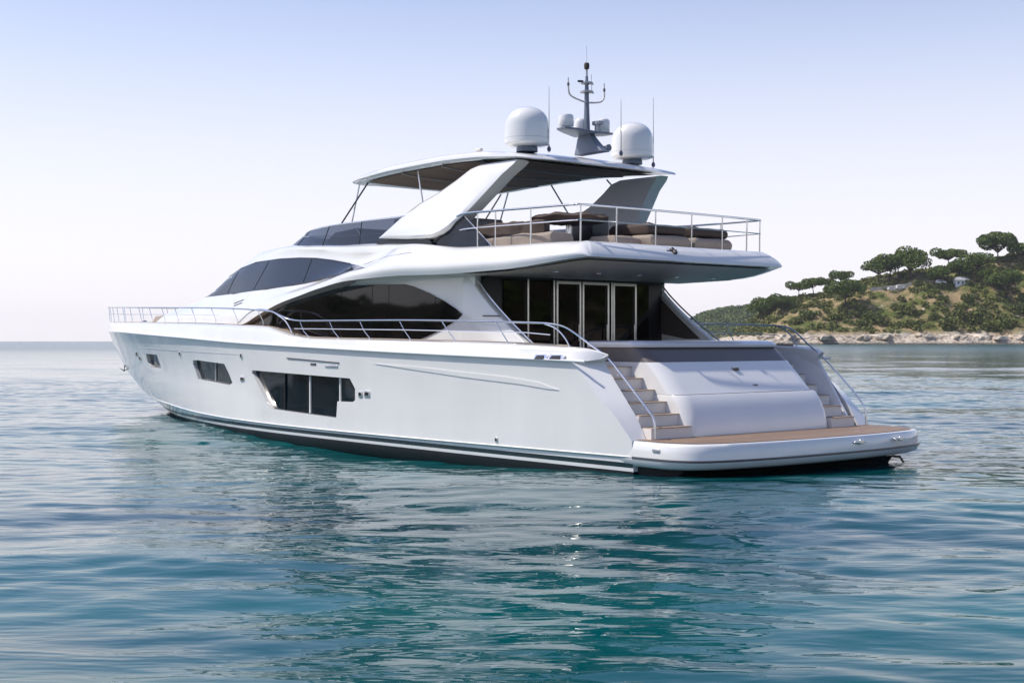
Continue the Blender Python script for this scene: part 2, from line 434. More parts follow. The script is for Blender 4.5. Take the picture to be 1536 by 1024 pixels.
# ---------------- swim platform
PL = [(0,2.99),(-.4,3.0),(-.75,2.99),(-1.0,2.91),(-1.17,2.75),(-1.28,2.5),(-1.37,2.1),(-1.47,1.3),(-1.5,.6),(-1.51,0)]
PL = PL + [(x, -y) for x, y in PL[:-1]][::-1]
PL = [(p.x, p.y) for p in catmull([(x, y, 0) for x, y in PL], 4)]
def prow(sx, z, dx=0): 
    return [(min(x+dx, .25) if x < -.001 else .25, y*sx*(1 if x < -.001 else .9985), z) for x, y in PL]
rows = [prow(.95, .185, .22), prow(.98, .20, .10), prow(.994, .24, .03), prow(1.0, .315, 0), prow(.998, .322, .012), prow(.996, .345, .012), prow(1.0, .352, 0), prow(.999, .45, .01), prow(.994, .545, .025), prow(.987, .577, .045), prow(.975, .586, .075)]
m = MB(); m.grid(rows); k = len(PL)
m.add(rows[0], [tuple(range(k))]); m.add(rows[-1], [tuple(range(k))])
plat = m.build('swim_platform', GEL, yacht, sharp=40)
m = MB(); tk = [(x if x > -.0 else x, y, .594) for x, y, z in prow(.966, 0, .10)]
tk[0] = (.24, tk[0][1], .594)
m.add(tk, [tuple(range(k))]); m.build('teak_deck', TEAK, plat)
m = MB(); m.tube([(x, y, .333) for x, y in PL], .012, 6); m.build('rubbing_strip', DKSTEEL, plat)
for y in (-.62, -1.75, 2.72, ):
    x = -1.52+abs(y)*.035 if y < 2 else -1.06
    m = MB(); yy = y
    if y < 2: m.box((x-.03, yy-.16, .47), (x+.02, yy+.16, .50)); m.box((x-.05, yy-.05, .45), (x, yy+.05, .52)); 
    else: m.box((-.60, 2.97, .45), (-.45, 3.015, .50))
    m.build('cleat', STEEL, plat, bevel=.01)
# running gear bracket and stern underside
m = MB(); m.loft([[(.1,-2.85,-.5),(.1,2.85,-.5),(.1,2.9,.3),(.1,-2.9,.3)], [(-.45,-2.4,-.45),(-.45,2.4,-.45),(-.8,2.62,.2),(-.8,-2.62,.2)]])
m.build('stern_underside', ANTI, yacht)
m = MB(); m.tube([(-.75,-2.4,.12),(-.9,-2.58,.10),(-.95,-2.62,.0)], .022, 6); m.build('ladder_bracket', DKSTEEL, yacht)

# ---------------- transom block (garage door) between the two stairways
def blockring(z, xf, y0, y1, c=.2, xb=2.3):
    pts = [(xf, -y0), (xf, y0)]
    arc = [(xf+c*(1-math.cos(a)), y0+(y1-y0)*math.sin(a)) for a in [math.pi/2*i/6 for i in range(1, 7)]]
    P = [(xf, 0)]+[(xf-.0, y0*.5)]+[(xf, y0)]+arc+[(xb, y1)]
    P = P + [(x, -y) for x, y in P[1:]][::-1]
    return [(x, y, z) for x, y in P]
m = MB(); m.loft([blockring(.57,-.08,1.58,1.78), blockring(.72,-.07,1.58,1.78), blockring(.9,-.02,1.57,1.78), blockring(1.08,.07,1.56,1.78), blockring(1.21,.16,1.55,1.78), blockring(1.235,.19,1.54,1.77)])
gb = m.build('transom_block', GEL, yacht, sharp=28)
m = MB(); m.loft([blockring(1.24,.27,1.50,1.77), blockring(1.5,.50,1.47,1.77), blockring(1.75,.755,1.45,1.765)])
gd = m.build('garage_door', GEL, yacht, sharp=28)
m = MB(); m.loft([blockring(1.752,.775,1.44,1.762), blockring(1.90,.97,1.50,1.762), blockring(1.99,1.08,1.55,1.762)])
bd = m.build('taupe_band', BAND, yacht, sharp=28)
m = MB(); m.loft([blockring(1.992,1.04,1.56,1.80,.3), blockring(2.03,1.03,1.57,1.81,.3), blockring(2.08,1.10,1.57,1.80,.3), blockring(2.105,1.2,1.50,1.74,.3)])
m.build('transom_coaming', GEL, yacht, sharp=40)
for x, y, z in ((.62,-.05,1.62),(.40,-.28,1.34)):
    m = MB(); m.box((x-.04,y-.06,z-.025),(x+.03,y+.06,z+.025)); m.build('door_latch', DKSTEEL, gd, bevel=.008)

TREAD = mat('weathered_teak', (.36,.27,.20), .6, var=.3, scale=6)
# ---------------- stairs both sides
for side in (1, -1):
    for i in range(6):
        x = -.08+.27*i; z0 = .586+.182*i; z1 = z0+.170
        m = MB(); ya, yb = sorted((side*1.765, side*(2.655 if side > 0 else 2.40)))
        m.box((x, ya, z0-.08), (x+.6 if i < 5 else 1.9, yb, z1))
        st = m.build('stair_step', GEL2, yacht)
        m = MB(); m.box((x-.02, ya+.01, z1), (x+.272 if i < 5 else 1.6, yb-.03, z1+.012)); m.build('tread', TREAD, st, bevel=.004)
A_ = [(-.04,-2.38,.588),(1.95,-2.38,.588),(1.95,-2.74,1.90),(1.05,-2.74,1.86),(.93,-2.70,1.74)]
m = MB(); m.prism(A_, (0, -.06, 0)); m.build('stair_side_panel', GEL, yacht)
# ---------------- decks
m = MB(); m.box((1.55,-2.85,1.45), (4.7,2.85,1.682)); m.build('cockpit_deck', TEAK, yacht)

# ---------------- superstructure sections
SX = [1.56,1.60,1.70,1.85,2.3,3.0,4.7,6.4,8.1,9.4,10.5,11.5,12.5,14.0,15.4,17.2,18.4,20.1,21.5,22.6]
C = [(2.44,3.48),(2.46,3.475),(2.52,3.465),(2.60,3.45),(2.78,3.39),(2.95,3.32),(3.0,3.30),(3.0,3.33),(2.98,3.30),(2.88,3.19),(2.75,3.06),(2.65,2.93),(2.55,2.74),(2.40,2.46),(2.25,2.46),(2.0,2.50),(1.85,2.53),(1.6,2.56),(1.2,2.58),(.5,2.58)]
Dd = [(2.44,3.485),(2.47,3.51),(2.53,3.54),(2.60,3.55),(2.78,3.52),(2.96,3.47),(3.03,3.45),(3.03,3.49),(2.96,3.44),(2.82,3.31),(2.69,3.19),(2.59,3.08),(2.51,2.93),(2.37,2.75),(2.17,2.8),(1.92,2.82),(1.77,2.80),(1.5,2.74),(1.1,2.67),(.45,2.6)]
Ee = [(2.43,3.488),(2.44,3.54),(2.44,3.62),(2.44,3.68),(2.60,3.67),(2.80,3.63),(2.92,3.63),(2.90,3.70),(2.74,3.575),(2.54,3.46),(2.45,3.36),(2.40,3.31),(2.33,3.28),(2.17,3.24),(1.97,3.20),(1.76,3.08),(1.6,2.98),(1.4,2.86),(1.0,2.72),(.4,2.62)]
Ff = [(2.40,3.49),(2.38,3.55),(2.32,3.65),(2.25,3.755),(2.42,3.755),(2.60,3.75),(2.72,3.78),(2.70,3.92),(2.50,3.72),(2.36,3.80),(2.26,3.90),(2.18,3.95),(2.10,3.98),(1.93,3.93),(1.80,3.72),(1.62,3.26),(1.4,3.12),(1.25,2.94),(.9,2.75),(.35,2.63)]
Gg = [(2.2,3.49),(2.2,3.56),(2.15,3.67),(2.05,3.765),(2.2,3.765),(2.30,3.765),(2.4,3.80),(2.42,3.96),(2.38,4.06),(2.22,4.12),(2.14,4.18),(2.05,4.23),(1.95,4.27),(1.65,4.27),(1.4,4.02),(1.2,3.42),(1.1,3.22),(1.0,2.99),(.6,2.78),(.25,2.64)]
Hh = [3.49,3.56,3.67,3.765,3.765,3.765,3.80,3.97,4.12,4.22,4.31,4.38,4.43,4.41,4.13,3.54,3.28,3.03,2.80,2.65]
fs = []
for tb in (C, Dd, Ee, Ff, Gg): fs.append((hermite(SX, [a for a, b in tb]), hermite(SX, [b for a, b in tb])))
fh = hermite(SX, Hh)
def section(x):
    P = [(x, fy(x), fz(x)) for fy, fz in fs]
    smooth = catmull(P + [(x, fs[4][0](x)*.5, (fs[4][1](x)+2*fh(x))/3), (x, 0, fh(x))], 5)
    return [tuple(p) for p in smooth]
xs = sorted(set([1.56,1.58,1.60,1.65,1.70,1.77,1.85,1.95,2.1,2.3,2.6]+[3+.2*i for i in range(99)]))
xs = [x for x in xs if x <= 22.6]
rings = []
for x in xs:
    s = section(x); bot = [(x, fs[0][0](x)*t, fs[0][1](x)+.0) for t in (0,.5)]
    half = bot + s
    rings.append(half + [(a, -b, c) for a, b, c in half[1:-1]][::-1])
m = MB(); m.loft(rings); upper = m.build('upper_deck', GEL, yacht, sharp=30)
# deckhouse (saloon) walls
def wall_y(x, z):
    base = 2.47 if x < 9.5 else 2.47*max(.02, 1-((x-9.5)/15.0)**2.0)
    return base - max(0, z-2.0)*.018
rings = []
for x in [4.62]+[5+.3*i for i in range(52)]:
    top = fs[0][1](x)+.02; zb = 1.6
    h_ = [(x, 0, zb)]+[(x, wall_y(x, z), z) for z in (zb, 1.9, 2.2, 2.6, 3.0, max(3.02, top)) if z <= max(top, 2.3) or z == max(3.02, top)]
    h_ = [(x, 0, zb)]+[(x, wall_y(x, zb+(top-zb)*t), zb+(top-zb)*t) for t in (0, .2, .4, .6, .8, 1)]+[(x, 0, top)]
    rings.append(h_ + [(a, -b, c) for a, b, c in h_[1:-1]][::-1])
m = MB(); m.loft(rings); house = m.build('deckhouse', GEL, yacht, sharp=30)
# aft wings of the deckhouse
for side in (1, -1):
    prof = catmull([(5.0,3.34,0),(4.78,3.24,0),(4.62,3.12,0),(4.45,2.96,0),(4.12,2.70,0),(3.72,2.42,0),(3.3,2.15,0),(3.02,1.98,0)], 4)
    prof = [(p.x, p.y) for p in prof]+[(3.0,1.7),(5.0,1.7)]
    m = MB()
    outer = [(x, side*(wall_y(x, z)+.004), z) for x, z in prof]; inner = [(x, side*(wall_y(x, z)-.16), z) for x, z in prof]
    k = len(prof)
    m.add(outer+inner, [tuple(range(k)), tuple(range(k, 2*k))]+[(i, (i+1) % k, k+(i+1) % k, k+i) for i in range(k)])
    wg = m.build('deckhouse_wing', GEL, yacht, bevel=.025)
    # dark inner glass and grab rail along the raked edge
    P = [(x-.05, side*(wall_y(x, z)-.06), z+.05) for x, z in prof[6:-3]]
    m = MB(); m.tube(P, .016, 6); m.build('grab_rail', STEEL, wg)
    # soft fillet where wing meets the overhang
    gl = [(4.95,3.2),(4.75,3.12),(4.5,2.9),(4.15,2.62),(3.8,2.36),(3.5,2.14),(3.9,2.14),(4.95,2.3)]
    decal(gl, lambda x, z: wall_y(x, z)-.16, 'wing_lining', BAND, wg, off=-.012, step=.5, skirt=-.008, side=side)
    m = MB(); m.tube([(4.35, side*(wall_y(4.3,2.55)+.02), 2.55),(3.85, side*(wall_y(3.8,2.55)+.02), 2.54)], .012, 6); m.build('fuel_cap_trim', DKSTEEL, wg)
bvh = BVHTree.FromPolygons([v.co for v in upper.data.vertices], [tuple(p.vertices) for p in upper.data.polygons])
def up_y(x, z):
    h = bvh.ray_cast(Vector((x, 6, z)), Vector((0,-1,0)))
    return h[0].y if h[0] is not None else 0.2
# side windows
SAL = [(368,484),(385,475),(400,466.5),(430,450.5),(465,438.5),(500,431.5),(530,428.5),(560,427),(590,426),(608,426),(622,430),(645,439.5),(668,452),(686,464),(694,471),(688,478),(665,493),(640,505),(618,513),(560,513),(470,511),(400,500)]
WHW = [(293,448),(314,431.5),(340,414),(362,402),(385,393.5),(420,388.5),(450,387),(475,387.5),(500,390.5),(525,395.5),(552,401.5),(510,412),(470,421.5),(440,427),(400,433),(350,440)]
def trace(pts, f, ymin=0):
    out = []
    for a, b in pts:
        p = un(a, b, y=f); out.append((p.x, p.z))
    return out
ef, ff = fs[2], fs[3]
def wh_guess(x, z):
    z0, z1 = ef[1](x), ff[1](x); t = 0 if z1-z0 < .02 else min(1.1, max(-.2, (z-z0)/(z1-z0)))
    return ef[0](x)*(1-t)+ff[0](x)*t
salp = trace(SAL, wall_y)
whp = trace(WHW, wh_guess)
for side in (1, -1):
    wv = decal(salp, wall_y, 'saloon_window', GLASS, yacht, off=.02, step=.3, skirt=.05, side=side)
    for px in (470, 514, 560, 585, 655):
        a = un(px, 425, y=wall_y); b = un(px, 512, y=wall_y)
        ztop = 3.3
        zs = [z for x, z in salp]
        # clip the joint to the window outline
        xx = a.x; hi = None; lo = None; k = len(salp); cr = []
        for i in range(k):
            (x1, z1), (x2, z2) = salp[i], salp[(i+1) % k]
            if (x1-xx)*(x2-xx) < 0: cr.append(z1+(z2-z1)*(xx-x1)/(x2-x1))
        if len(cr) >= 2: decal(strip2((xx, min(cr)+.02), (xx, max(cr)-.02), .010), wall_y, 'window_joint', JOINT, wv, off=.0225, step=.5, skirt=.003, side=side)
    wv = decal(whp, up_y, 'wheelhouse_window', GLASSB, yacht, off=.012, step=.15, skirt=.05, side=side)
    for px, dx in ((353, -.25), (391, -.35), (462, 0)):
        xx = un(px, 410, y=wh_guess).x; cr = []; k = len(whp)
        for i in range(k):
            (x1, z1), (x2, z2) = whp[i], whp[(i+1) % k]
            if (x1-xx)*(x2-xx) < 0: cr.append(z1+(z2-z1)*(xx-x1)/(x2-x1))
        if len(cr) >= 2: decal(strip2((xx+.1, min(cr)+.02), (xx+dx, max(cr)-.03), .016), up_y, 'window_joint', JOINT, wv, off=.017, step=.12, skirt=.003, side=side)
    # thin dark gasket round the wheelhouse window
    m = MB(); P = [(x, side*(up_y(x, z)+.010), z) for x, z in whp[11:]+whp[:10] if x > 8.75]
    m.tube(P, .014, 6); m.build('window_gasket', BLACK, wv)
# front windscreen of the wheelhouse
def topz(x, y):
    h = bvh.ray_cast(Vector((x, y, 8)), Vector((0,0,-1))); return h[0].z if h[0] is not None else 3
m = MB(); rows = []
for i in range(13):
    t = i/12; row = []
    for j in range(25):
        y = -1.3+2.6*j/24; e = 1-(y/1.75)**2*.25
        x = (15.2+(17.9-15.2)*t)*1.0-.5*(1-e)
        row.append((x, y, topz(x, y)+.012))
    rows.append(row)
m.grid(rows); m.build('wheelhouse_windscreen', GLASSB, yacht)
for y in (-.5, .6):
    m = MB(); m.tube([(18.1,y,topz(18.1,y)+.05),(17.4,y+.12,topz(17.4,y)+.06),(16.4,y+.3,topz(16.4,y)+.05)], .016, 6); m.build('windscreen_wiper', BLACK, yacht)
# recessed vents on the shoulder, grey line painting the crease's shadow behind the wheelhouse window
m = MB(); P = [un(a, b, y=lambda x, z: 2.62) for a, b in ((546,397),(565,391),(590,386),(615,382),(633,379.5))]
P = [(p.x, up_y(p.x, p.z)+.002, p.z) for p in P]; m.tube(catmull(P, 4), .006, 5); m.build('crease_shadow_line', LGREY, yacht)
m = MB()
for a, b, c, d in ((345,455,362,449.5),(347,458.5,361,454)):
    p = un(a, b, y=2.3); q = un(c, d, y=2.3); m.tube([(p.x, up_y(p.x, p.z)+.003, p.z), (q.x, up_y(q.x, q.z)+.003, q.z)], .012, 6)
m.build('shoulder_vent', DKSTEEL, yacht)
# overhang soffit
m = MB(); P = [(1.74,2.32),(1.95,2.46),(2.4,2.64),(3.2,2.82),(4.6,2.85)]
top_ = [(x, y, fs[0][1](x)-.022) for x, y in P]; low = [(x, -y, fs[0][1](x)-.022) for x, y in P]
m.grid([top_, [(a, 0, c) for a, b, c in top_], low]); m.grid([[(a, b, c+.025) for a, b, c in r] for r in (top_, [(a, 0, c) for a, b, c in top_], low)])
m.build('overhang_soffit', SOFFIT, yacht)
for k in range(5):
    m = MB(); y = -2+k; m.lathe((2.9, y, fs[0][1](2.9)-.034), [(0.001,0),(.05,0),(.055,.012)], 16); m.build('ceiling_lamp', STEEL, yacht)
# ---------------- aft bulkhead with sliding doors, x = 4.5
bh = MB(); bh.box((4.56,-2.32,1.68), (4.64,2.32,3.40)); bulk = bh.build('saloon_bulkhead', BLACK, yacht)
def yof(px): return un(px, 470, x=4.5).y
def panel(name, p0, p1, frame=True, z0=1.70, z1=3.235):
    y0, y1 = yof(p0), yof(p1)
    m = MB(); m.box((4.535, y1, z0), (4.555, y0, z1)); e = m.build(name, GLASS, yacht)
    if frame:
        m = MB(); 
        for a, b in ((y0-.042, y0), (y1, y1+.042)): m.box((4.50, a, z0), (4.534, b, z1))
        m.box((4.502, y1+.042, z1-.05), (4.533, y0-.042, z1)); m.box((4.502, y1+.042, z0), (4.533, y0-.042, z0+.05)); m.build('door_frame', STEEL, e)
        m = MB(); m.tube([(4.47, (y1+.09), 2.1), (4.47, (y1+.09), 2.42)], .014, 8); m.build('door_handle', STEEL, e)
    return e
panel('fixed_pane', 793.5, 827, False)
panel('sliding_door', 835, 872); panel('sliding_door', 874, 914); panel('sliding_door', 920, 955)
panel('fixed_pane', 957, 975, False)
panel('cupboard_panel', 757, 791, False)
for px in (792, 831, 917.5):
    y = yof(px); m = MB(); m.box((4.49, y-.018, 1.69), (4.53, y+.018, 3.249)); m.build('door_post', STEEL, yacht)
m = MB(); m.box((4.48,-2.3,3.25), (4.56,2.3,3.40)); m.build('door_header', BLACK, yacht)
# cockpit sofa back seen over the coaming
# ---------------- flybridge windscreen (smoked)
pl = [(6.6,2.36),(7.6,2.34),(8.8,2.28),(10.0,2.2),(11.2,2.08),(12.2,1.88),(13.0,1.55),(13.5,1.0),(13.7,0)]
pl = pl+[(x, -y) for x, y in pl[:-1]][::-1]; pl = [(p.x, p.y) for p in catmull([(x, y, 0) for x, y in pl], 5)]
m = MB(); rows = []
def wtop(x): return 4.54+.04*min(1, max(0, (x-6.6)/3)) if x < 11 else 4.58
lean = lambda x: max(0, x-9.5)*.20
b_ = [(x, y*1.0, topz(x, y)-.03) for x, y in pl]; t_ = [(x-lean(x)*1.0, y*.97, wtop(x)-.02*max(0, x-11)) for x, y in pl]
m.grid([b_, [tuple((Vector(a)+Vector(c))/2) for a, c in zip(b_, t_)], t_])
ws = m.build('flybridge_windscreen', SMOKE, yacht)
m = MB(); m.tube([(x, y, z+.012) for x, y, z in t_], .014, 6); m.build('windscreen_rail', STEEL, ws)
for i in range(3, len(pl), 7):
    m = MB(); m.tube([b_[i], t_[i]], .010, 6); m.build('windscreen_joint', BLACK, ws)
m = MB(); m.tube([(x, y*.955, z+.24) for (x, y, z) in b_[:24]], .010, 6); m.build('inner_rail', STEEL, ws)
# console and seats behind the screen
m = MB(); m.loft([[(x, y, z) for y, z in ((-1.5,4.1),(1.6,4.1),(1.6,zz),(-1.5,zz))] for x, zz in ((9.6,4.2),(10.0,4.56),(10.9,4.52),(11.4,4.3))]); m.build('helm_console', BLACK, yacht, bevel=.05)
for y in (.3, 1.2):
    m = MB(); m.box((8.6,y-.3,4.1),(9.1,y+.3,4.42)); m.box((8.55,y-.3,4.35),(8.7,y+.3,4.66)); st = m.build('helm_seat', BEIGE, yacht, bevel=.05)
m = MB(); m.lathe((7.6,1.4,4.55), [(.001,.2),(.09,.19),(.12,.12),(.08,.05),(.03,0)], 16); m.tube([(7.6,1.4,4.1),(7.6,1.4,4.57)], .02, 6); m.build('searchlight', DKSTEEL, yacht)
# ---------------- hardtop arches
for side in (1, -1):
    fy, ty = 2.46, 1.93
    outl = [(568,357.5),(583,344),(606,323),(628,306),(655,291),(685,270),(706,254),(722,247),(748,243),(776,239),(770,246),(752,262),(730,286),(706,312),(690,328),(674,342),(660,351),(645,356.5),(610,358.5)]
    pts = []
    for a, b in outl:
        yy = lambda x, z: fy+(ty-fy)*(z-4.1)/(5.4-4.1)
        p = un(a, b, y=yy); pts.append((p.x, p.y, p.z))
    pts = [tuple(p) for p in pts]
    outer = [Vector((x, y, z)) for x, y, z in pts]; cen = sum(outer, Vector())/len(outer)
    inn = [Vector((cen.x+(p.x-cen.x)*.97-.03, p.y-.30, cen.z+(p.z-cen.z)*.97)) for p in outer]
    mid = [Vector((p.x, p.y-.20, p.z)) for p in outer]
    ridge = [Vector((cen.x+(p.x-cen.x)*.86-.02, p.y+.035, cen.z+(p.z-cen.z)*.92)) for p in outer]
    m = MB(); rr = [ridge, outer, mid, inn]
    if side < 0: rr = [[Vector((p.x, -p.y, p.z)) for p in r] for r in rr]
    m.loft(rr); ar = m.build('hardtop_arch', GEL, yacht, sharp=50)
# dark raked side glass behind the arch foot, both sides
for side in (1, -1):
    P = [un(a, b, y=2.36) for a, b in ((645,370),(660,355),(697,324.5),(738,369))]
    q = [Vector((p.x, side*(2.36), p.z)) for p in P]
    m = MB(); m.prism(q, (0, -side*.015, 0)); g = m.build('side_screen', SMOKE, yacht)
    m = MB(); m.tube([q[0]+Vector((0, side*.0, 0)), q[1], q[2]], .026, 8); m.build('screen_edge', BLACK, g)
    m = MB(); m.tube([q[2], q[3]], .010, 6); m.build('screen_edge', STEEL, g)
    P = [un(a, b, y=2.4) for a, b in ((566,360.5),(645,359),(650,367),(640,369),(566,366))]
    m = MB(); q = [Vector((p.x, side*2.42, p.z)) for p in P]; m.prism(q, (0, -side*.1, 0)); m.build('arch_base', GLASSB, yacht)
# ---------------- hardtop
HX = [3.74,3.80,4.0,4.4,5.2,6.5,8.0,9.0,9.5,9.75,9.86]
Hy = [1.86,1.93,1.99,2.02,2.03,2.03,2.02,2.0,1.95,1.84,1.55]
Hb = [5.37,5.375,5.40,5.43,5.49,5.535,5.53,5.50,5.485,5.475,5.47]
Ht = [5.385,5.43,5.49,5.56,5.67,5.72,5.71,5.64,5.585,5.54,5.49]
fy_, fb_, ft_ = hermite(HX, Hy), hermite(HX, Hb), hermite(HX, Ht)
rings = []
hx = sorted(set([3.74,3.76,3.80,3.88,4.0,4.2]+[4.4+.25*i for i in range(20)]+[9.3,9.5,9.65,9.75,9.82,9.86]))
for x in hx:
    y, b, t = fy_(x), fb_(x), ft_(x)
    tt = (t-b)
    half = [(0, b+.02),(y*.5,b+.02),(y*.8, b+.012),(y*.93,b),(y*.985,b+.0),(y, b+tt*.22),(y*.995,b+tt*.6),(y*.97,b+tt*.82),(y*.86,b+tt*.97),(y*.5,t+.04*min(1, tt*8)),(0,t+.06*min(1, tt*8))]
    sag = -.0
    sw = lambda yy: -.10*((yy/2)**2)*0
    aft = lambda yy: 0.0
    pts = [(x, yy, z) for yy, z in half]
    rings.append(pts + [(a, -b2, c) for a, b2, c in pts[1:-1]][::-1])
m = MB(); m.loft(rings); ht = m.build('hardtop', GEL, yacht, sharp=45)
m = MB(); rows = []
for i in range(25):
    x = 4.25+(9.35-4.25)*i/24; y = fy_(x)*.88
    rows.append([(x, y*t, fb_(x)-.012-.05*(1-t*t)*abs(math.sin((x-4.25)*2.6))) for t in [k/10-1 for k in range(21)]])
m.grid(rows); m.build('canvas_lining', LINING, ht)
for x in (5.2, 6.5, 7.9):
    m = MB(); m.tube(catmull([(x, -fy_(x)*.9, fb_(x)-.02), (x+.1, -1.2, fb_(x)-.06), (x+.12, 0, fb_(x)-.08), (x+.1, 1.2, fb_(x)-.06), (x, fy_(x)*.9, fb_(x)-.02)], 5), .014, 6); m.build('roof_bow', LGREY, ht)
struts = [((9.2,1.8,5.45),(10.2,1.85,4.64)),((9.7,1.7,5.46),(9.85,1.8,4.64)),((7.28,1.85,5.50),(6.9,2.0,4.8)),
          ((9.2,-1.8,5.45),(10.2,-1.85,4.6)),((8.94,-1.8,5.47),(9.36,-1.8,4.55)),((7.43,-1.8,5.50),(6.9,-1.9,4.75)),((5.66,-1.8,5.45),(5.35,-1.9,5.1))]
for a, b in struts:
    m = MB(); m.tube([a, b], .018, 8); m.build('roof_strut', DKSTEEL if a[0] == 9.2 else STEEL, ht)
for x, y in ((6.9,1.0),(5.6,1.6)):
    m = MB(); m.box((x-.08,y-.04,ft_(x)+.03),(x+.08,y+.04,ft_(x)+.085)); m.build('roof_lamp', CREAM, ht, bevel=.015)
# ---------------- radomes
for side in (1, -1):
    c = (4.45, side*1.36, 5.605)
    m = MB(); m.lathe(c, [(.001,0),(.2,0),(.2,.06),(.17,.13)], 32); b = m.build('radome_pedestal', GREY, ht)
    prof = [(.17,.09),(.34,.105),(.40,.125),(.42,.15),(.42,.235),(.415,.24)]
    m = MB(); m.lathe(c, prof, 48); rd = m.build('radome', GEL, yacht)
    tag(rd); 
    dome = [(.418,.242),(.416,.38),(.408,.48)]+[(.408*math.cos(a)**.8, .48+.35*math.sin(a)) for a in [math.pi/2*i/12 for i in range(1, 12)]]+[(.001,.83)]
    m = MB(); m.lathe(c, dome, 48); m.build('radome_cap', GEL, rd)
    m = MB(); m.lathe(c, [(.4205,.236),(.4195,.243)], 48); m.build('seam_ring', LGREY, rd)
# ---------------- mast
mast = MB()
mast.loft([[(x0,-w_,z),(x1,-w_,z),(x1,w_,z),(x0,w_,z)] for x0, x1, w_, z in ((3.75,4.55,.11,5.66),(3.95,4.52,.09,5.82),(4.1,4.5,.07,5.98),(4.14,4.46,.06,6.05))])
mst = mast.build('mast', GREY, yacht, bevel=.02)
m = MB(); m.loft([[(4.4+.16*k_, y, z-.02),(4.4+.16*k_, y, z+.02),(4.3-.20*k_, y, z+.02),(4.3-.20*k_, y, z-.02)] for y, k_, z in ((-.62,.4,6.11),(-.4,1,6.09),(0,1.6,6.05),(.4,1,6.09),(.62,.4,6.11))]); m.build('mast_spreader', GREY, mst, bevel=.008)
m = MB(); m.loft([[(4.3+r*math.cos(a)*1.3, r*math.sin(a), z) for a in [2*math.pi*k/12 for k in range(12)]] for r, z in ((.06,6.05),(.052,6.3),(.043,6.6),(.036,6.9),(.026,7.1),(.024,7.16))]); m.build('mast_pole', GREY, mst)
m = MB(); m.tube([(4.3,0,7.1),(4.3,0,7.31)], .02, 8); m.build('mast_pole', LGREY, mst)
m = MB(); m.lathe((4.3,0,7.29), [(.001,0),(.03,0),(.05,.02),(.052,.10),(.04,.125),(.001,.13)], 16); m.build('mast_light', BROWN, mst)
m = MB(); m.tube([(4.3,0,7.41),(4.3,0,7.75)], .004, 5); m.build('whip_antenna', LGREY, mst)
def pod(c, r, h, name='satellite_dome'):
    m = MB(); m.lathe(c, [(.001,-.05),(r*.6,-.05),(r*.6,.0),(r*.9,.0),(r,.03),(r,h*.7),(r*.92,h*.9),(r*.7,h),(.001,h*1.02)], 24); return m.build(name, GEL, mst)
pod((4.35,.48,6.15), .145, .24); pod((4.35,-.48,6.13), .13, .27); pod((4.45,.02,6.10), .12, .26)
m = MB(); m.box((4.05,-.22,6.22),(4.25,-.08,6.30)); m.box((4.1,-.2,6.05),(4.2,-.1,6.24)); m.build('radar_unit', LGREY, mst, bevel=.02)
m = MB(); m.tube(catmull([(4.3,.47,6.96),(4.3,.46,6.82),(4.3,.40,6.74),(4.3,.22,6.69),(4.3,0,6.66),(4.3,-.22,6.68),(4.3,-.38,6.72),(4.3,-.45,6.80),(4.3,-.46,6.90)], 4), .018, 8); m.build('horn_bracket', CREAM, mst)
for y in (.47, -.46):
    m = MB(); m.tube([(4.3,y,6.9),(4.3,y,7.08)], .008, 5); m.tube([(4.3,y,6.92),(4.3,y,6.98)], .022, 8); m.build('whip_antenna', DKSTEEL, mst)
for z, wd in ((6.86,.13),(7.03,.12)):
    m = MB(); m.lathe((4.3,0,z), [(.05,-.012),(wd,-.012),(wd,.012),(.05,.012)], 16); m.tube([(4.3,-wd,z),(4.3,-wd-.05,z+.0)], .014, 6); m.tube([(4.3,-wd,z),(4.3,-wd,z+.18)], .006, 5); m.build('instrument_ring', LGREY, mst)
m = MB(); m.tube([(4.3,.1,7.05),(4.3,.22,7.04)], .022, 8); m.build('horn', BLACK, mst)
m = MB(); m.tube([(4.0,-.12,5.74),(3.82,-.12,5.75)], [.04,.06], 12); m.tube([(3.82,-.12,5.75),(3.8,-.12,5.75)], .065, 12); m.build('loudhailer', GREY, mst)
for y, x, z0, z1 in ((.95,4.3,5.62,6.85),(-1.75,4.25,5.55,6.95),(-.62,4.0,5.65,6.75)):
    m = MB(); m.tube([(x,y,z0),(x,y,z0+.45),(x,y,z1)], [.012,.009,.004], 6); a = m.build('whip_antenna', LGREY, ht)
    m = MB(); m.lathe((x,y,z0+.02), [(.001,0),(.03,0),(.04,.05),(.02,.09),(.001,.09)], 12); m.build('antenna_base', GREY, a)

# ---------------- rails
def stanch(a, b, par, r=.013, name='stanchion', mt=STEEL): 
    m = MB(); m.tube([a, b], r, 6); return m.build(name, mt, par)
# flybridge rail
zt_, zb_ = 4.37, 3.76
path = [(5.2,2.42,4.40),(4.87,2.46,4.43),(3.98,2.47,4.41),(3.07,2.42,4.39),(2.2,2.35,4.375),(2.02,2.30,4.37),(1.94,2.2,4.37),(1.90,1.2,4.37),(1.88,0,4.37)]
path = path+[(x, -y, z) for x, y, z in path[:-1]][::-1]
full = catmull(path, 4)
m = MB(); m.tube(full, .020, 8); fr = m.build('flybridge_rail', STEEL, yacht)
for dz in (.36,):
    m = MB(); m.tube([Vector((p.x, p.y, p.z-(p.z-zb_)*.42)) for p in full[2:-2]], .010, 6); m.build('mid_rail', STEEL, fr)
for side in (1, -1):
    for x, y in ((4.51,2.47),(3.07,2.42),(4.0,2.46)):
        stanch((x, side*y, topz(x, side*y)-.02), (x, side*y, 4.40), fr)
    stanch((1.96, side*2.27, 3.73), (1.95, side*2.27, 4.37), fr)
for y in (1.5, .56, -.35, -1.16, -1.84): stanch((1.91, y, 3.74), (1.895, y, 4.37), fr)
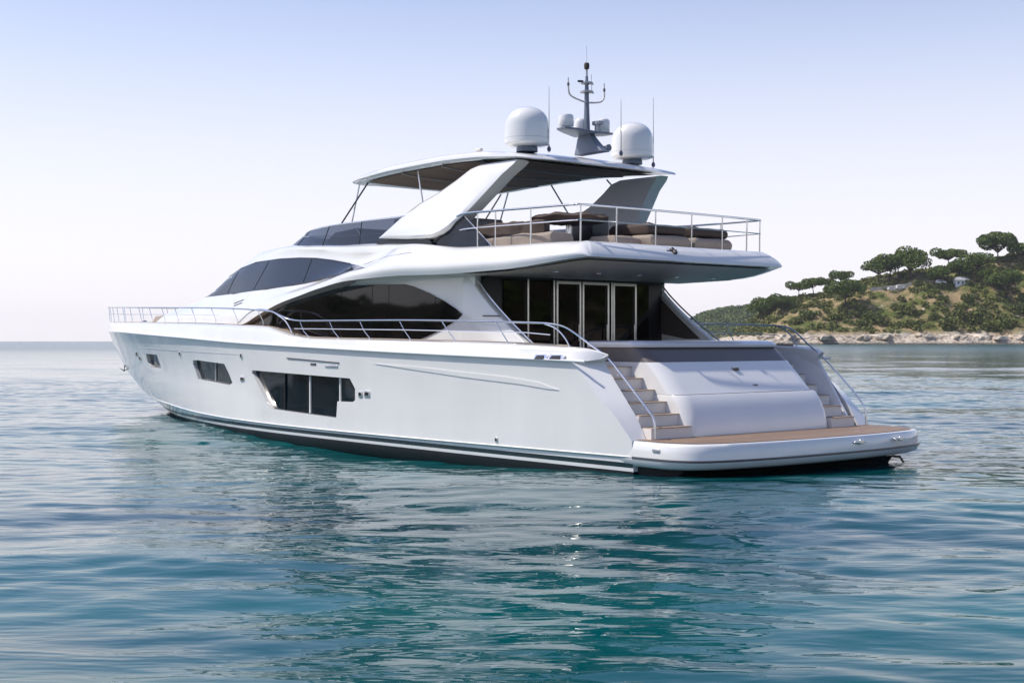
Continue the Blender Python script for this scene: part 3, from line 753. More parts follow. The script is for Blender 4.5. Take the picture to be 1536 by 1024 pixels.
# main deck rails
def edge_y(x): return plan(x, 2.87, 2.98, 27.85, 2.4)
zrail = hermite([10.36,10.9,11.58,14.05,17.3,24.3,27.3], [2.50,2.62,2.76,2.87,2.95,3.12,3.2])
for side in (1, -1):
    P = []
    fx = [10.9,11.2,11.6,12.3,13.2]+[14+.6*i for i in range(22)]+[27.2,27.45]
    for x in fx:
        z = zrail(x) if x > 11.4 else (2.78-(11.6-x)*.12*1.0)
        P.append((x, side*max(.12, edge_y(x)+.02), z))
    P = [(10.35, side*edge_y(10.35), 2.28),(10.6, side*edge_y(10.6), 2.5)]+P
    P[2] = (10.9, P[2][1], 2.64)
    m = MB(); m.tube(catmull(P, 3), .017, 8); br = m.build('bow_rail', STEEL, yacht)
    m = MB(); m.tube(catmull([(x, y, z-(z-zt(x))*.45) for x, y, z in P[7:]], 2), .008, 6); m.build('mid_rail', STEEL, br)
    for x in (11.9,13.2,14.45,15.75,17.0,18.1,19.3,20.5,21.7,22.9,24.1,25.3,26.4,27.2):
        zt0 = zrail(x); ybt = max(.1, edge_y(x-.25)-.06)
        z0 = zt(x)-.02; yt = max(.12, edge_y(x)+.02)
        m = MB(); m.tube([(x-.12, side*ybt, z0), (x-.12, side*(ybt), z0+.12), (x, side*yt, zt0)], .010, 6); m.build('stanchion', STEEL, br)
    P = [(13.0,2.86,2.52),(12.4,2.90,2.74),(11.9,2.93,2.80),(11.3,2.95,2.74),(10.7,2.95,2.60),(10.2,2.95,2.53),(9.3,2.95,2.515),(6.3,2.95,2.49),(4.2,2.94,2.45),(2.4,2.93,2.40),(1.95,2.92,2.375),(1.68,2.86,2.32),(1.42,2.80,2.18),(1.2,2.74,2.04),(.87,2.69,1.84),(.58,2.68,1.60),(.18,2.68,1.24),(-.03,2.66,1.03),(-.13,2.65,.9),(-.16,2.65,.61)]
    m = MB(); m.tube(catmull([(x, side*y, z) for x, y, z in P], 4), .017, 8); sr = m.build('side_rail', STEEL, yacht)
    m = MB(); m.tube([(10.3, side*2.95, 2.36),(6.3, side*2.95, 2.31),(2.6, side*2.93, 2.24),(2.0,side*2.9,2.2)], .009, 6); m.build('mid_rail', STEEL, sr)
    for a, x1 in ((10.05,9.75),(8.85,8.55),(7.7,7.4),(6.3,6.0),(4.95,4.6),(3.4,3.1)):
        m = MB(); m.tube([(a, side*2.95, 2.49-(9.3-a)*.008), ((a+x1)/2+.05, side*2.92, 2.30), (x1, side*2.88, zt(x1)-.02)], .010, 6); m.build('stanchion', STEEL, sr)
    m = MB(); m.tube(catmull([(2.1, side*2.93, 2.38),(1.85, side*2.9, 2.3),(1.65, side*2.88, 2.14),(1.55, side*2.86, 1.98)], 4), .014, 6); m.build('stanchion', STEEL, sr)
    for x, z in ((.6,1.6),(.05,1.1)):
        m = MB(); m.tube([(x, side*2.68, z),(x, side*2.72, z-.04)], .012, 6); m.build('rail_bracket', STEEL, sr)
for side in (1, -1):
    m = MB(); m.tube([(x, side*max(.05, edge_y(x)-.10), zt(x)+.004) for x in [1.6+.4*i for i in range(65)]], .013, 6); m.build('cap_rail', BEIGE, yacht)
# teak edging on the side deck
m = MB()
for side in (1,-1):
    rows = [[(x, side*(edge_y(x)-.12), zt(x)-.05 if x > 11.4 else zt(x)-.12), (x, side*(wall_y(x, 2.0)-.2), zt(x)-.05 if x > 11.4 else zt(x)-.12)] for x in [4+.3*i for i in range(58)]]
    m.grid(rows)
m.build('side_deck', TEAK, yacht)
m = MB(); m.grid([[(x, y*max(.05, edge_y(x)-.15), zt(x)-.06) for y in (-1,-.5,0,.5,1)] for x in [20+.3*i for i in range(25)]]); m.build('foredeck', CREAM, yacht)
# foredeck sunpad and windlass
m = MB(); m.loft([[(x, -w_, 2.6),(x, w_, 2.6),(x, w_*.9, z),(x, -w_*.9, z)] for x, w_, z in ((20.6,1.0,2.8),(21.0,1.05,2.86),(22.3,.9,2.82),(22.6,.8,2.74))]); m.build('foredeck_sunpad', BEIGE, yacht, bevel=.04)
m = MB(); m.lathe((25.0,0,2.62), [(.001,.12),(.08,.12),(.1,.08),(.08,.04),(.12,.02),(.12,0)], 20); m.build('windlass', STEEL, yacht)

# ---------------- flybridge furniture
def cushion(m, a, b, mi=0): m.box(a, b, mi)
fz = 3.79
m = MB()
P = [(3.0,1.75),(3.4,1.85),(4.2,1.9),(5.0,1.8),(5.5,1.4),(5.7,.6)]
def slabpath(P, wd, z0, z1):
    mm = MB(); P = [Vector((x, y, 0)) for x, y in P]; P = catmull(P, 5); rings = []
    for i, p in enumerate(P):
        t = (P[min(i+1, len(P)-1)]-P[max(i-1, 0)]).normalized(); nn = Vector((-t.y, t.x, 0))*wd/2; b = .05
        rings.append([p-nn+Vector((0,0,z0)), p+nn+Vector((0,0,z0)), p+nn+Vector((0,0,z1-b)), p+nn*.8+Vector((0,0,z1)), p-nn*.8+Vector((0,0,z1)), p-nn+Vector((0,0,z1-b))])
    mm.loft(rings); return mm
sofa = slabpath(P, .75, 3.76, 4.0).build('sofa', BEIGE, yacht, bevel=.03)
slabpath([(x+.12, y+.24) for x, y in P[:5]]+[(6.0,.6)], .2, 3.95, 4.22).build('sofa_back', BROWN, sofa, bevel=.03)
slabpath([(2.9,.9),(3.0,.3),(3.0,-.5)], .6, 3.76, 3.98).build('sofa', BEIGE, yacht, bevel=.03)
tb = empty('covered_table', (3.75,.95,3.8)); tag(tb, 'low oval table under a dark brown canvas cover beside the curved beige sofa', 'table')
m = MB(); m.lathe((0,0,0), [(.001,0),(.25,0),(.06,.05),(.05,.42),(.001,.42)], 20); m.build('pedestal', STEEL, tb)
m = MB(); rr = []
for r, z in ((.001,.60),(.5,.60),(.66,.585),(.74,.54),(.70,.47),(.001,.44)):
    rr.append([(r*math.cos(a)*(1+.05*math.sin(5*a)), r*.95*math.sin(a), z+.012*math.sin(7*a)*min(1, r*2)) for a in [2*math.pi*k/40 for k in range(40)]])
m.grid(rr, close=True); m.build('canvas_cover', BROWN, tb)
def lounger(loc, label):
    e = empty('sun_lounger', loc); tag(e, label, 'sun lounger', 'covered sun loungers on the flybridge')
    m = MB(); m.loft([[(x,-.5,z0),(x,.5,z0),(x,.53,z1-.05),(x,.46,z1),(x,-.46,z1),(x,-.53,z1-.05)] for x, z0, z1 in ((-.55,.04,.16),(-.5,.0,.22),(.6,0,.24),(.65,.04,.18))]); m.build('seat_cushion', BEIGE, e, bevel=.03)
    m = MB(); m.loft([[(x,-.48,z0),(x,.48,z0),(x,.5,z1-.05),(x,.42,z1),(x,-.42,z1),(x,-.5,z1-.05)] for x, z0, z1 in ((-.45,.27,.38),(-.40,.24,.44),(.5,.25,.46),(.58,.28,.38))]); m.build('folded_cover', BROWN, e, bevel=.03)
    m = MB()
    for y in (-.45,.45): m.tube([(-.5,y,-.0),(-.5,y,.08),(.6,y,.08),(.6,y,-.0)], .02, 6)
    m.build('frame', DKSTEEL, e)
    return e
lounger((3.0,-.40,3.80), 'brown covered sun lounger nearer the curved sofa on the flybridge aft deck')
lounger((3.0,-1.55,3.80), 'brown covered sun lounger nearer the starboard end of the flybridge aft rail')
m = MB(); m.box((4.2,-.5,3.79),(4.8,-.05,4.45)); m.build('wet_bar', BLACK, yacht, bevel=.04)
m = MB(); m.box((5.6,1.0,3.85),(6.2,2.1,4.45)); m.build('bar_cabinet', BAND, yacht, bevel=.04)
m = MB(); m.tube([(1.72,.35,3.70),(1.62,.35,3.62)], .04, 10); m.tube([(1.7,.25,3.68),(1.7,.5,3.66)], .015, 6); m.build('stern_light', DKSTEEL, yacht)

import bmesh
def crumple(o, amt, sc):
    b = bmesh.new(); b.from_mesh(o.data); bmesh.ops.subdivide_edges(b, edges=[e for e in b.edges if e.calc_length() > .12], cuts=3, use_grid_fill=True)
    bmesh.ops.triangulate(b, faces=[f for f in b.faces if len(f.verts) > 4])
    b.normal_update()
    for v in b.verts:
        n = mnoise.noise(v.co*sc)+.5*mnoise.noise(v.co*sc*2.3); v.co += v.normal*n*amt
    b.to_mesh(o.data); b.free(); o.data.polygons.foreach_set('use_smooth', [True]*len(o.data.polygons)); o.data.update()
from mathutils import noise as mnoise
for o in list(scene.objects):
    k = o.name.split('.')[0]
    if k in ('folded_cover', 'canvas_cover', 'sofa_back'): crumple(o, .035, 3.2)
    elif k in ('sofa', 'seat_cushion', 'helm_seat'): crumple(o, .016, 3.0)
# ================================================================ WATER
rs = np.random.RandomState(4)
def waves(X, Y, S):
    Z = np.zeros_like(X)
    dirv = np.arctan2(-D.y, -D.x)
    for lam0, lam1, n_, slope, spread in ((7.0,22.0,10,.020,.5),(3.0,7.0,14,.017,.40),(1.0,2.4,26,.024,.5),(.30,.85,56,.050,.75)):
        for i in range(n_):
            lam = lam0*(lam1/lam0)**rs.rand(); k = 2*np.pi/lam; th = dirv+rs.randn()*spread; a = slope/k/np.sqrt(n_)*1.4
            ph = rs.rand()*6.28
            W = np.clip(lam/(S*2.3)-1, 0, 1)
            if lam0 > 2: a = a*1.0
            rows_ = W.max(1) > 0; cols_ = W.max(0) > 0
            ix = np.ix_(rows_, cols_); x_ = X[ix]; y_ = Y[ix]
            Z[ix] += W[ix]*a*np.sin(k*(x_*np.cos(th)+y_*np.sin(th))+ph+.6*np.sin((x_*np.sin(th)-y_*np.cos(th))*k*.23+ph*3))
    return Z
def water_mat(dd1=.035, s1=.7, dd2=.009, st=(1.5,.55,1)):
    m = bpy.data.materials.new('sea_water'); m.use_nodes = True; t = m.node_tree; b = t.nodes['Principled BSDF']
    b.inputs['Base Color'].default_value = (.002,.075,.085,1); b.inputs['Roughness'].default_value = .035; b.inputs['IOR'].default_value = 1.29
    tc = t.nodes.new('ShaderNodeTexCoord'); mp = t.nodes.new('ShaderNodeMapping'); mp.inputs['Scale'].default_value = (1,1,1)
    dt1 = t.nodes.new('ShaderNodeVectorMath'); dt1.operation = 'DOT_PRODUCT'; dt1.inputs[1].default_value = D*st[0]; t.links.new(tc.outputs['Object'], dt1.inputs[0])
    dt2 = t.nodes.new('ShaderNodeVectorMath'); dt2.operation = 'DOT_PRODUCT'; dt2.inputs[1].default_value = R*st[1]; t.links.new(tc.outputs['Object'], dt2.inputs[0])
    cmb = t.nodes.new('ShaderNodeCombineXYZ'); t.links.new(dt1.outputs['Value'], cmb.inputs[0]); t.links.new(dt2.outputs['Value'], cmb.inputs[1])
    t.links.new(cmb.outputs[0], mp.inputs[0])
    def nz(sc, det, dist=.0):
        n = t.nodes.new('ShaderNodeTexNoise'); n.inputs['Scale'].default_value = sc; n.inputs['Detail'].default_value = det; n.inputs['Distortion'].default_value = dist
        t.links.new(mp.outputs[0], n.inputs[0]); return n
    n1 = nz(s1, 3 if s1 > .3 else 6, .4); n2 = nz(3.0, 2, .2); n3 = nz(.14, 2)
    b1 = t.nodes.new('ShaderNodeBump'); b1.inputs['Strength'].default_value = 1; b1.inputs['Distance'].default_value = dd1
    b2 = t.nodes.new('ShaderNodeBump'); b2.inputs['Strength'].default_value = 1; b2.inputs['Distance'].default_value = dd2
    t.links.new(n1.outputs[0], b1.inputs['Height']); t.links.new(n2.outputs[0], b2.inputs['Height']); t.links.new(b1.outputs[0], b2.inputs['Normal']); t.links.new(b2.outputs[0], b.inputs['Normal'])
    ln = t.nodes.new('ShaderNodeVectorMath'); ln.operation = 'LENGTH'; t.links.new(tc.outputs['Object'], ln.inputs[0])
    rg = t.nodes.new('ShaderNodeMapRange'); rg.inputs[1].default_value = 25; rg.inputs[2].default_value = 320; rg.inputs[3].default_value = .012; rg.inputs[4].default_value = .20
    t.links.new(ln.outputs['Value'], rg.inputs[0]); t.links.new(rg.outputs[0], b.inputs['Roughness'])
    r = t.nodes.new('ShaderNodeValToRGB'); r.color_ramp.elements[0].position = .35; r.color_ramp.elements[1].position = .7
    r.color_ramp.elements[0].color = (.0003,.038,.050,1); r.color_ramp.elements[1].color = (.0008,.100,.104,1)
    t.links.new(n3.outputs[0], r.inputs[0]); t.links.new(r.outputs[0], b.inputs['Base Color'])
    return m
WATER = water_mat()
def axis(lo, f0, f1, hi, st, g):
    c = list(np.arange(f0, f1+1e-6, st)); d = st; x = c[-1]
    while x < hi: d = min(d*g, 60); x += d; c.append(x)
    d = st; x = c[0]; pre = []
    while x > lo: d = min(d*1.12, 60); x -= d; pre.append(x)
    return np.array(pre[::-1]+c)
gx = axis(-300, -13, 50, 1500, .10, 1.035); gy = -axis(-300, -13, 45, 1500, .10, 1.035)[::-1]
X, Y = np.meshgrid(gx, gy, indexing='ij')
S = np.maximum(np.gradient(gx)[:, None], np.gradient(gy)[None, :])
Z = waves(X, Y, S)
lo_x, hi_x, lo_y, hi_y = gx[0], gx[-1], gy[0], gy[-1]
edge = np.minimum.reduce([X-lo_x, hi_x-X, Y-lo_y, hi_y-Y]); fade = np.clip(edge/80, 0, 1); Z *= fade
nx, ny = X.shape
co = np.stack([X, Y, Z], -1).reshape(-1, 3)
I = np.arange(nx*ny).reshape(nx, ny)
q = np.stack([I[:-1,:-1], I[1:,:-1], I[1:,1:], I[:-1,1:]], -1).reshape(-1, 4)
me = bpy.data.meshes.new('sea'); big = 4500.0; nv = len(co)
rx = [-big, lo_x, hi_x, big]; ry = [-big, lo_y, hi_y, big]
ov = [(a, b, 0.0) for a in rx for b in ry]; of = []
for i in range(3):
    for j in range(3):
        if i == 1 and j == 1: continue
        of.append((i*4+j, (i+1)*4+j, (i+1)*4+j+1, i*4+j+1))
allco = np.concatenate([co, np.array(ov)]); me.vertices.add(len(allco)); me.vertices.foreach_set('co', allco.ravel())
fl = np.concatenate([q.ravel(), np.array(of).ravel()+nv]); nf = len(q)+len(of)
me.loops.add(len(fl)); me.loops.foreach_set('vertex_index', fl.astype(np.int32))
me.polygons.add(nf); me.polygons.foreach_set('loop_start', np.arange(nf, dtype=np.int32)*4)
me.polygons.foreach_set('use_smooth', np.ones(nf, dtype=bool))
me.materials.append(WATER); me.update(calc_edges=True); me.validate()
sea = bpy.data.objects.new('water', me); scene.collection.objects.link(sea); tag(sea, 'calm rippled blue and teal sea', None, None, 'structure')

# ================================================================ HEADLAND
def local(r, d, z=0): return Vector((EYE.x+R.x*r+D.x*d, EYE.y+R.y*r+D.y*d, z))
from mathutils import noise as mn
SH = 800.0
ridge = hermite([1030,1075,1100,1125,1150,1180,1210,1240,1290,1320,1360,1400,1440,1480,1536,1650,1900,2400], [511,509.5,507,497,476,456,449,443,428,420,412,408,402,396,384,370,380,430])
def gh(r, d):
    px = 768+r/(SH+110)*FPX
    H = max(0, (511-ridge(px))*(SH+110)/FPX+2.1-.5)
    sh = SH+6*mn.noise(Vector((r*.02,3,0)))+5*mn.noise(Vector((r*.07,1,0)))
    t = d-sh
    shelf = max(-2, min(1, t/3.0))*1.2
    if t > 2: shelf += min(5.0, (t-2)*.22)
    n1 = mn.fractal(Vector((r*.018, d*.018, 2)), 1, 2, 5)
    u = min(1, max(0, (t-18)/92)); s = (u*u*(3-2*u))**.8
    gully = 1-.35*max(0, mn.noise(Vector((r*.025, 7, 0))))*math.sin(math.pi*u)
    z = shelf*min(1, H/6+.15) + max(0, H-5)*s*gully + n1*3.0*min(1, H/20)*math.sin(math.pi*min(1, u*.9+.05))
    if t > 150: z -= (t-150)*.15
    if t < 28: z += (abs(mn.noise(Vector((r*.12, d*.35, 5))))*3.4+abs(mn.noise(Vector((r*.35, d*.8, 2))))*1.2)*min(1, max(0, t/4)) * min(1, H/8)
    if px < 1130: z = min(z, 2.5+(px-1090)*.12) if px < 1090+60 and t < 200 and H < 3 else z
    return z
def far_px(r): return 768+r/(SH+110)*FPX
m = MB(); rows = []
for i in range(330):
    r = 125+i*1.7; rows.append([local(r, 790+j*(1.2 if j < 40 else 2.6)-(0 if j < 40 else 40*1.4), gh(r, 790+j*(1.2 if j < 40 else 2.6)-(0 if j < 40 else 40*1.4))) for j in range(150)])
m.grid(rows)
def terrain_mat(name, green, soil, rock, haze=0):
    m = bpy.data.materials.new(name); m.use_nodes = True; t = m.node_tree; b = t.nodes['Principled BSDF']; b.inputs['Roughness'].default_value = .95; b.inputs['Specular IOR Level'].default_value = .1
    tc = t.nodes.new('ShaderNodeTexCoord'); 
    n = t.nodes.new('ShaderNodeTexNoise'); n.inputs['Scale'].default_value = .085; n.inputs['Detail'].default_value = 9; n.inputs['Roughness'].default_value = .62; t.links.new(tc.outputs['Object'], n.inputs[0])
    r = t.nodes.new('ShaderNodeValToRGB'); e = r.color_ramp.elements; e[0].position = .40; e[1].position = .56; e[0].color = (*soil, 1); e[1].color = (*green, 1)
    t.links.new(n.outputs[0], r.inputs[0])
    nr = t.nodes.new('ShaderNodeTexNoise'); nr.inputs['Scale'].default_value = .5; nr.inputs['Detail'].default_value = 8; mp = t.nodes.new('ShaderNodeMapping'); mp.inputs['Scale'].default_value = (1,1,3.5)
    t.links.new(tc.outputs['Object'], mp.inputs[0]); t.links.new(mp.outputs[0], nr.inputs[0])
    rr = t.nodes.new('ShaderNodeValToRGB'); rr.color_ramp.elements[0].position = .38; rr.color_ramp.elements[1].position = .6
    rr.color_ramp.elements[0].color = (*[c*.45 for c in rock], 1); rr.color_ramp.elements[1].color = (*rock, 1); t.links.new(nr.outputs[0], rr.inputs[0])
    sx = t.nodes.new('ShaderNodeSeparateXYZ'); t.links.new(tc.outputs['Object'], sx.inputs[0])
    ad = t.nodes.new('ShaderNodeMath'); ad.operation = 'MULTIPLY_ADD'; ad.inputs[1].default_value = -14; t.links.new(n.outputs[0], ad.inputs[0]); t.links.new(sx.outputs[2], ad.inputs[2])
    mr = t.nodes.new('ShaderNodeMapRange'); mr.inputs[1].default_value = -1.5; mr.inputs[2].default_value = 1.5; t.links.new(ad.outputs[0], mr.inputs[0])
    mx = t.nodes.new('ShaderNodeMix'); mx.data_type = 'RGBA'; t.links.new(mr.outputs[0], mx.inputs[0]); t.links.new(rr.outputs[0], mx.inputs[6]); t.links.new(r.outputs[0], mx.inputs[7])
    no = t.nodes.new('ShaderNodeTexNoise'); no.inputs['Scale'].default_value = .045; no.inputs['Detail'].default_value = 6; no.inputs['Roughness'].default_value = .7
    mo = t.nodes.new('ShaderNodeMapping'); mo.inputs['Location'].default_value = (40, 7, 3); t.links.new(tc.outputs['Object'], mo.inputs[0]); t.links.new(mo.outputs[0], no.inputs[0])
    om = t.nodes.new('ShaderNodeMapRange'); om.inputs[1].default_value = .60; om.inputs[2].default_value = .645; t.links.new(no.outputs[0], om.inputs[0])
    mo2 = t.nodes.new('ShaderNodeMix'); mo2.data_type = 'RGBA'; t.links.new(om.outputs[0], mo2.inputs[0]); t.links.new(mx.outputs[2], mo2.inputs[6]); t.links.new(rr.outputs[0], mo2.inputs[7])
    wet = t.nodes.new('ShaderNodeMapRange'); wet.inputs[1].default_value = .5; wet.inputs[2].default_value = 1.1; wet.inputs[3].default_value = .25; wet.inputs[4].default_value = 1; t.links.new(sx.outputs[2], wet.inputs[0])
    mw = t.nodes.new('ShaderNodeMix'); mw.data_type = 'RGBA'; mw.blend_type = 'MULTIPLY'; mw.inputs[0].default_value = 1; t.links.new(mo2.outputs[2], mw.inputs[6]); t.links.new(wet.outputs[0], mw.inputs[7])
    t.links.new(mw.outputs[2], b.inputs['Base Color'])
    bp = t.nodes.new('ShaderNodeBump'); bp.inputs['Distance'].default_value = 1.6; bp.inputs['Strength'].default_value = 1; t.links.new(nr.outputs[0], bp.inputs['Height']); t.links.new(bp.outputs[0], b.inputs['Normal'])
    return m
TERR = terrain_mat('headland_ground', (.10,.12,.032), (.36,.265,.15), (.66,.57,.46))
head = m.build('headland', TERR, None, sharp=60, fix=False); tag(head, 'rocky scrub covered headland', None, None, 'structure')
hb_ = BVHTree.FromPolygons([v.co for v in head.data.vertices], [tuple(p.vertices) for p in head.data.polygons])
def ground(r, d):
    p = local(r, d, 200); h = hb_.ray_cast(p, Vector((0,0,-1))); return h[0] if h[0] is not None else local(r, d, 0)
def hit(px, py):
    """where the sight line of a pixel meets the headland"""
    h = hb_.ray_cast(EYE, ray(px, py).normalized()); return h[0]
# distant hill
m = MB(); rows = []
fr2 = hermite([960,1000,1040,1070,1100,1130,1170,1220,1300], [511,500,475,464,459,457,458,465,480])
for i in range(90):
    px = 930+i*4.2; row = []
    for j in range(26):
        d = 1850+j*22; r = (px-768)/FPX*2200
        H = max(0, (511-fr2(px))*2200/FPX); u = min(1, j/16)
        z = H*(math.sin(u*math.pi/2))+4*mn.fractal(Vector((r*.012, d*.012, 0)), 1, 2, 4)*math.sin(u*3)-1+ (0 if j < 17 else -(j-17)*5)
        row.append(local(r, d, z))
    rows.append(row)
m.grid(rows); HILL = terrain_mat('far_hill_ground', (.07,.085,.04), (.20,.17,.11), (.3,.26,.2))
far = m.build('distant_hill', HILL, None, sharp=60, fix=False); tag(far, 'low hazy wooded hill', None, None, 'structure')
fb = BVHTree.FromPolygons([v.co for v in far.data.vertices], [tuple(p.vertices) for p in far.data.polygons])

# ---------------- foliage
def leafmat(name, c1, c2):
    m = bpy.data.materials.new(name); m.use_nodes = True; t = m.node_tree; b = t.nodes['Principled BSDF']; b.inputs['Roughness'].default_value = .8; b.inputs['Specular IOR Level'].default_value = .2
    g = t.nodes.new('ShaderNodeNewGeometry'); r = t.nodes.new('ShaderNodeValToRGB'); r.color_ramp.elements[0].color = (*c1, 1); r.color_ramp.elements[1].color = (*c2, 1)
    t.links.new(g.outputs['Random Per Island'], r.inputs[0]); t.links.new(r.outputs[0], b.inputs['Base Color']); return m
PINE = leafmat('pine_needles', (.048,.085,.018), (.165,.210,.050)); SCRUB = leafmat('scrub_leaves', (.06,.085,.02), (.16,.175,.05))
SCRUB2 = leafmat('grey_scrub_leaves', (.065,.095,.022), (.22,.22,.07)); BARK = mat('pine_bark', (.09,.06,.045), .9, var=.4)
rnd = random.Random(7)
def leaves(m, blobs, n, size):
    tot = sum(b[3]*b[4]*b[5] for b in blobs)
    for (cx, cy, cz, ax, ay, az) in blobs:
        for _ in range(int(n*(ax*ay*az)/tot)+8):
            while True:
                v = Vector((rnd.uniform(-1,1), rnd.uniform(-1,1), rnd.uniform(-1,1)))
                if .35 < v.length < 1: break
            v *= (1/v.length)**.5
            c = Vector((cx+v.x*ax, cy+v.y*ay, cz+v.z*az)); s = size*rnd.uniform(.6,1.4)
            a = Vector((rnd.gauss(0,1), rnd.gauss(0,1), rnd.gauss(0,.6))).normalized(); b = a.orthogonal().normalized(); b.rotate(Matrix.Rotation(rnd.random()*6, 3, a)); c2 = a.cross(b)
            m.add([c+b*s, c+c2*s*.8, c-b*s*.8, c-c2*s], [(0,1,2,3)])
def pine_mesh(seed, h=1.0, wide=.55, flat=.22, leggy=.5, n=3000):
    rnd.seed(seed)
    tr = MB(); top = Vector((rnd.uniform(-.05,.05), rnd.uniform(-.05,.05), leggy))
    tr.tube([(0,0,-.1),(top.x*.4,top.y*.4,leggy*.5),top], [.026,.020,.015], 6)
    blobs = []; k = rnd.randint(11, 14)
    for i in range(k):
        a = i*2.4+rnd.random(); rr_ = wide*math.sqrt((i+.5)/k)*.75
        c = Vector((rr_*math.cos(a), rr_*math.sin(a), leggy+.08+rnd.uniform(0,.10)+(1-(rr_/wide)**2)*flat*.7))
        s = rnd.uniform(.15,.27); blobs.append((c.x, c.y, c.z-.02*rnd.random()*3, s, s, s*.7))
        tr.tube([top*.9, top.lerp(c, .5)+Vector((0,0,-.03)), c+Vector((0,0,-.03))], [.014,.010,.005], 5)
    lf = MB(); leaves(lf, blobs, n, .026)
    mk = lambda b, nm, mt: (b.build(nm, mt, None, fix=False))
    a = mk(tr, 'trunk', BARK); c = mk(lf, 'crown', PINE)
    da, dc = a.data, c.data; bpy.data.objects.remove(a); bpy.data.objects.remove(c)
    return da, dc
PV = [pine_mesh(1,wide=.62,leggy=.45), pine_mesh(2,wide=.55,leggy=.42), pine_mesh(3,wide=.66,leggy=.34,flat=.35), pine_mesh(4,wide=.45,leggy=.25,flat=.5), pine_mesh(5,wide=.74,leggy=.38,flat=.4,n=4200)]
def pine(px, base, top, v, label, d=None, grp=None, wx=1.03):
    """px, base row and top row of the tree in the photograph"""
    if d is None:
        p = hit(px, base)
        if p is None:
            r = (px-768)/FPX*(SH+112); p = ground(r, SH+112)
        dep = (p-EYE).dot(D)
    else:
        dep = d; p = land(px, base, d)
    h = (base-top)*dep/FPX
    e = empty('pine_tree', p); tag(e, label, 'tree', grp); s = h/.93
    for nm, dt in zip(('trunk','crown'), PV[v]):
        o = bpy.data.objects.new(nm, dt); scene.collection.objects.link(o); o.parent = e; o.scale = (s*wx, s*wx, s); o.rotation_euler.z = px*.7
    return e
G = 'umbrella pines along the headland ridge'
trees = [
 (1141,478,443,3,'small round dark pine lowest on the left end of the headland ridge'),
 (1163,474,438,3,'bushy pine just right of the lowest round pine on the ridge'),
 (1176,466,440,2,'thin crowned pine right of the bushy pine near the ridge foot'),
 (1199,444,416,0,'leaning umbrella pine at the left of the three skyline pines'),
 (1221,441,411,1,'flat topped umbrella pine in the middle of the three skyline pines'),
 (1240,438,415,1,'small umbrella pine tucked behind the skyline trio'),
 (1261,432,403,0,'wide flat umbrella pine at the right end of the skyline row'),
 (1268,462,418,4,'broad spreading pine on the slope below the skyline row'),
 (1318,422,386,2,'left pine of the dense skyline grove'),(1334,421,378,1,'second pine of the dense skyline grove'),
 (1348,420,376,1,'middle pine of the dense skyline grove'),(1367,418,366,3,'tallest narrow two tiered pine of the skyline grove'),
 (1424,405,369,0,'open umbrella pine standing alone between the grove and the big pine'),
 (1410,425,396,3,'rounded pine below the lone umbrella pine'),(1440,416,386,3,'dark rounded pine right of the lone umbrella pine'),
 (1466,412,374,2,'bushy pine at the left foot of the biggest pine'),(1498,396,347,4,'biggest broad pine on the skyline at the right edge'),
 (1532,392,360,2,'pine cut by the right edge of the picture'),
 (1510,446,404,4,'wide pine on the slope below the biggest skyline pine'),
 (1478,424,400,3,'round pine behind the white building'),
]
for px, b, t, v, lb in trees: pine(px, b+2, t, v, lb, grp=G)
def bush_mesh(seed, n=420):
    rnd.seed(seed); m = MB(); blobs = []
    for i in range(6):
        a = rnd.random()*6.28; r = rnd.uniform(0,.35); s = rnd.uniform(.28,.42); blobs.append((r*math.cos(a), r*math.sin(a), rnd.uniform(.2,.5), s, s, s))
    leaves(m, blobs, n, .07); o = m.build('b', SCRUB, None, fix=False); d_ = o.data; bpy.data.objects.remove(o); return d_
BV = [bush_mesh(11), bush_mesh(12), bush_mesh(13)]
def bush(px, base, hpx, v, label):
    p = hit(px, base)
    if p is None: return
    dep = (p-EYE).dot(D); s = hpx*dep/FPX
    o = bpy.data.objects.new('bush', BV[v]); scene.collection.objects.link(o); o.location = p-Vector((0,0,s*.12)); o.scale = (s*1.15, s*1.15, s); o.rotation_euler.z = px
    tag(o, label, 'bush', 'large shrubs on the headland slope')
bushes = [(1212,478,22,0,'large dark bush above the cave like hollow on the slope'),(1196,486,16,1,'bush left of the dark hollow halfway down the slope'),
 (1306,482,24,1,'tall rounded bush right of the slope hollow'),(1322,486,20,2,'rounded bush right beside the tall rounded bush'),(1290,488,16,0,'pale bush at the left of the rounded pair'),
 (1360,470,22,0,'dark bush in the middle of the slope under the terrace'),(1368,492,18,2,'yellow green bush by the pale rock fall'),(1413,452,16,1,'small upright bush above the rock fall'),
 (1425,492,26,2,'large bush on the lower slope right of the rock fall'),(1438,478,24,0,'dark bush stacked above the large lower bush'),(1462,482,28,1,'deep green bush on the lower right slope'),
 (1488,496,24,2,'bush just above the shore rocks on the right'),(1512,490,26,0,'big bush near the right edge above the shore'),(1530,470,26,1,'bush at the right edge halfway up the slope'),
 (1133,490,14,2,'bright green bush at the left foot of the headland'),(1252,480,16,1,'bush below the broad spreading pine'),(1400,478,14,0,'bush left of the large lower bush'),(1452,452,18,2,'bush under the white building')]
for bsh in bushes: bush(*bsh)
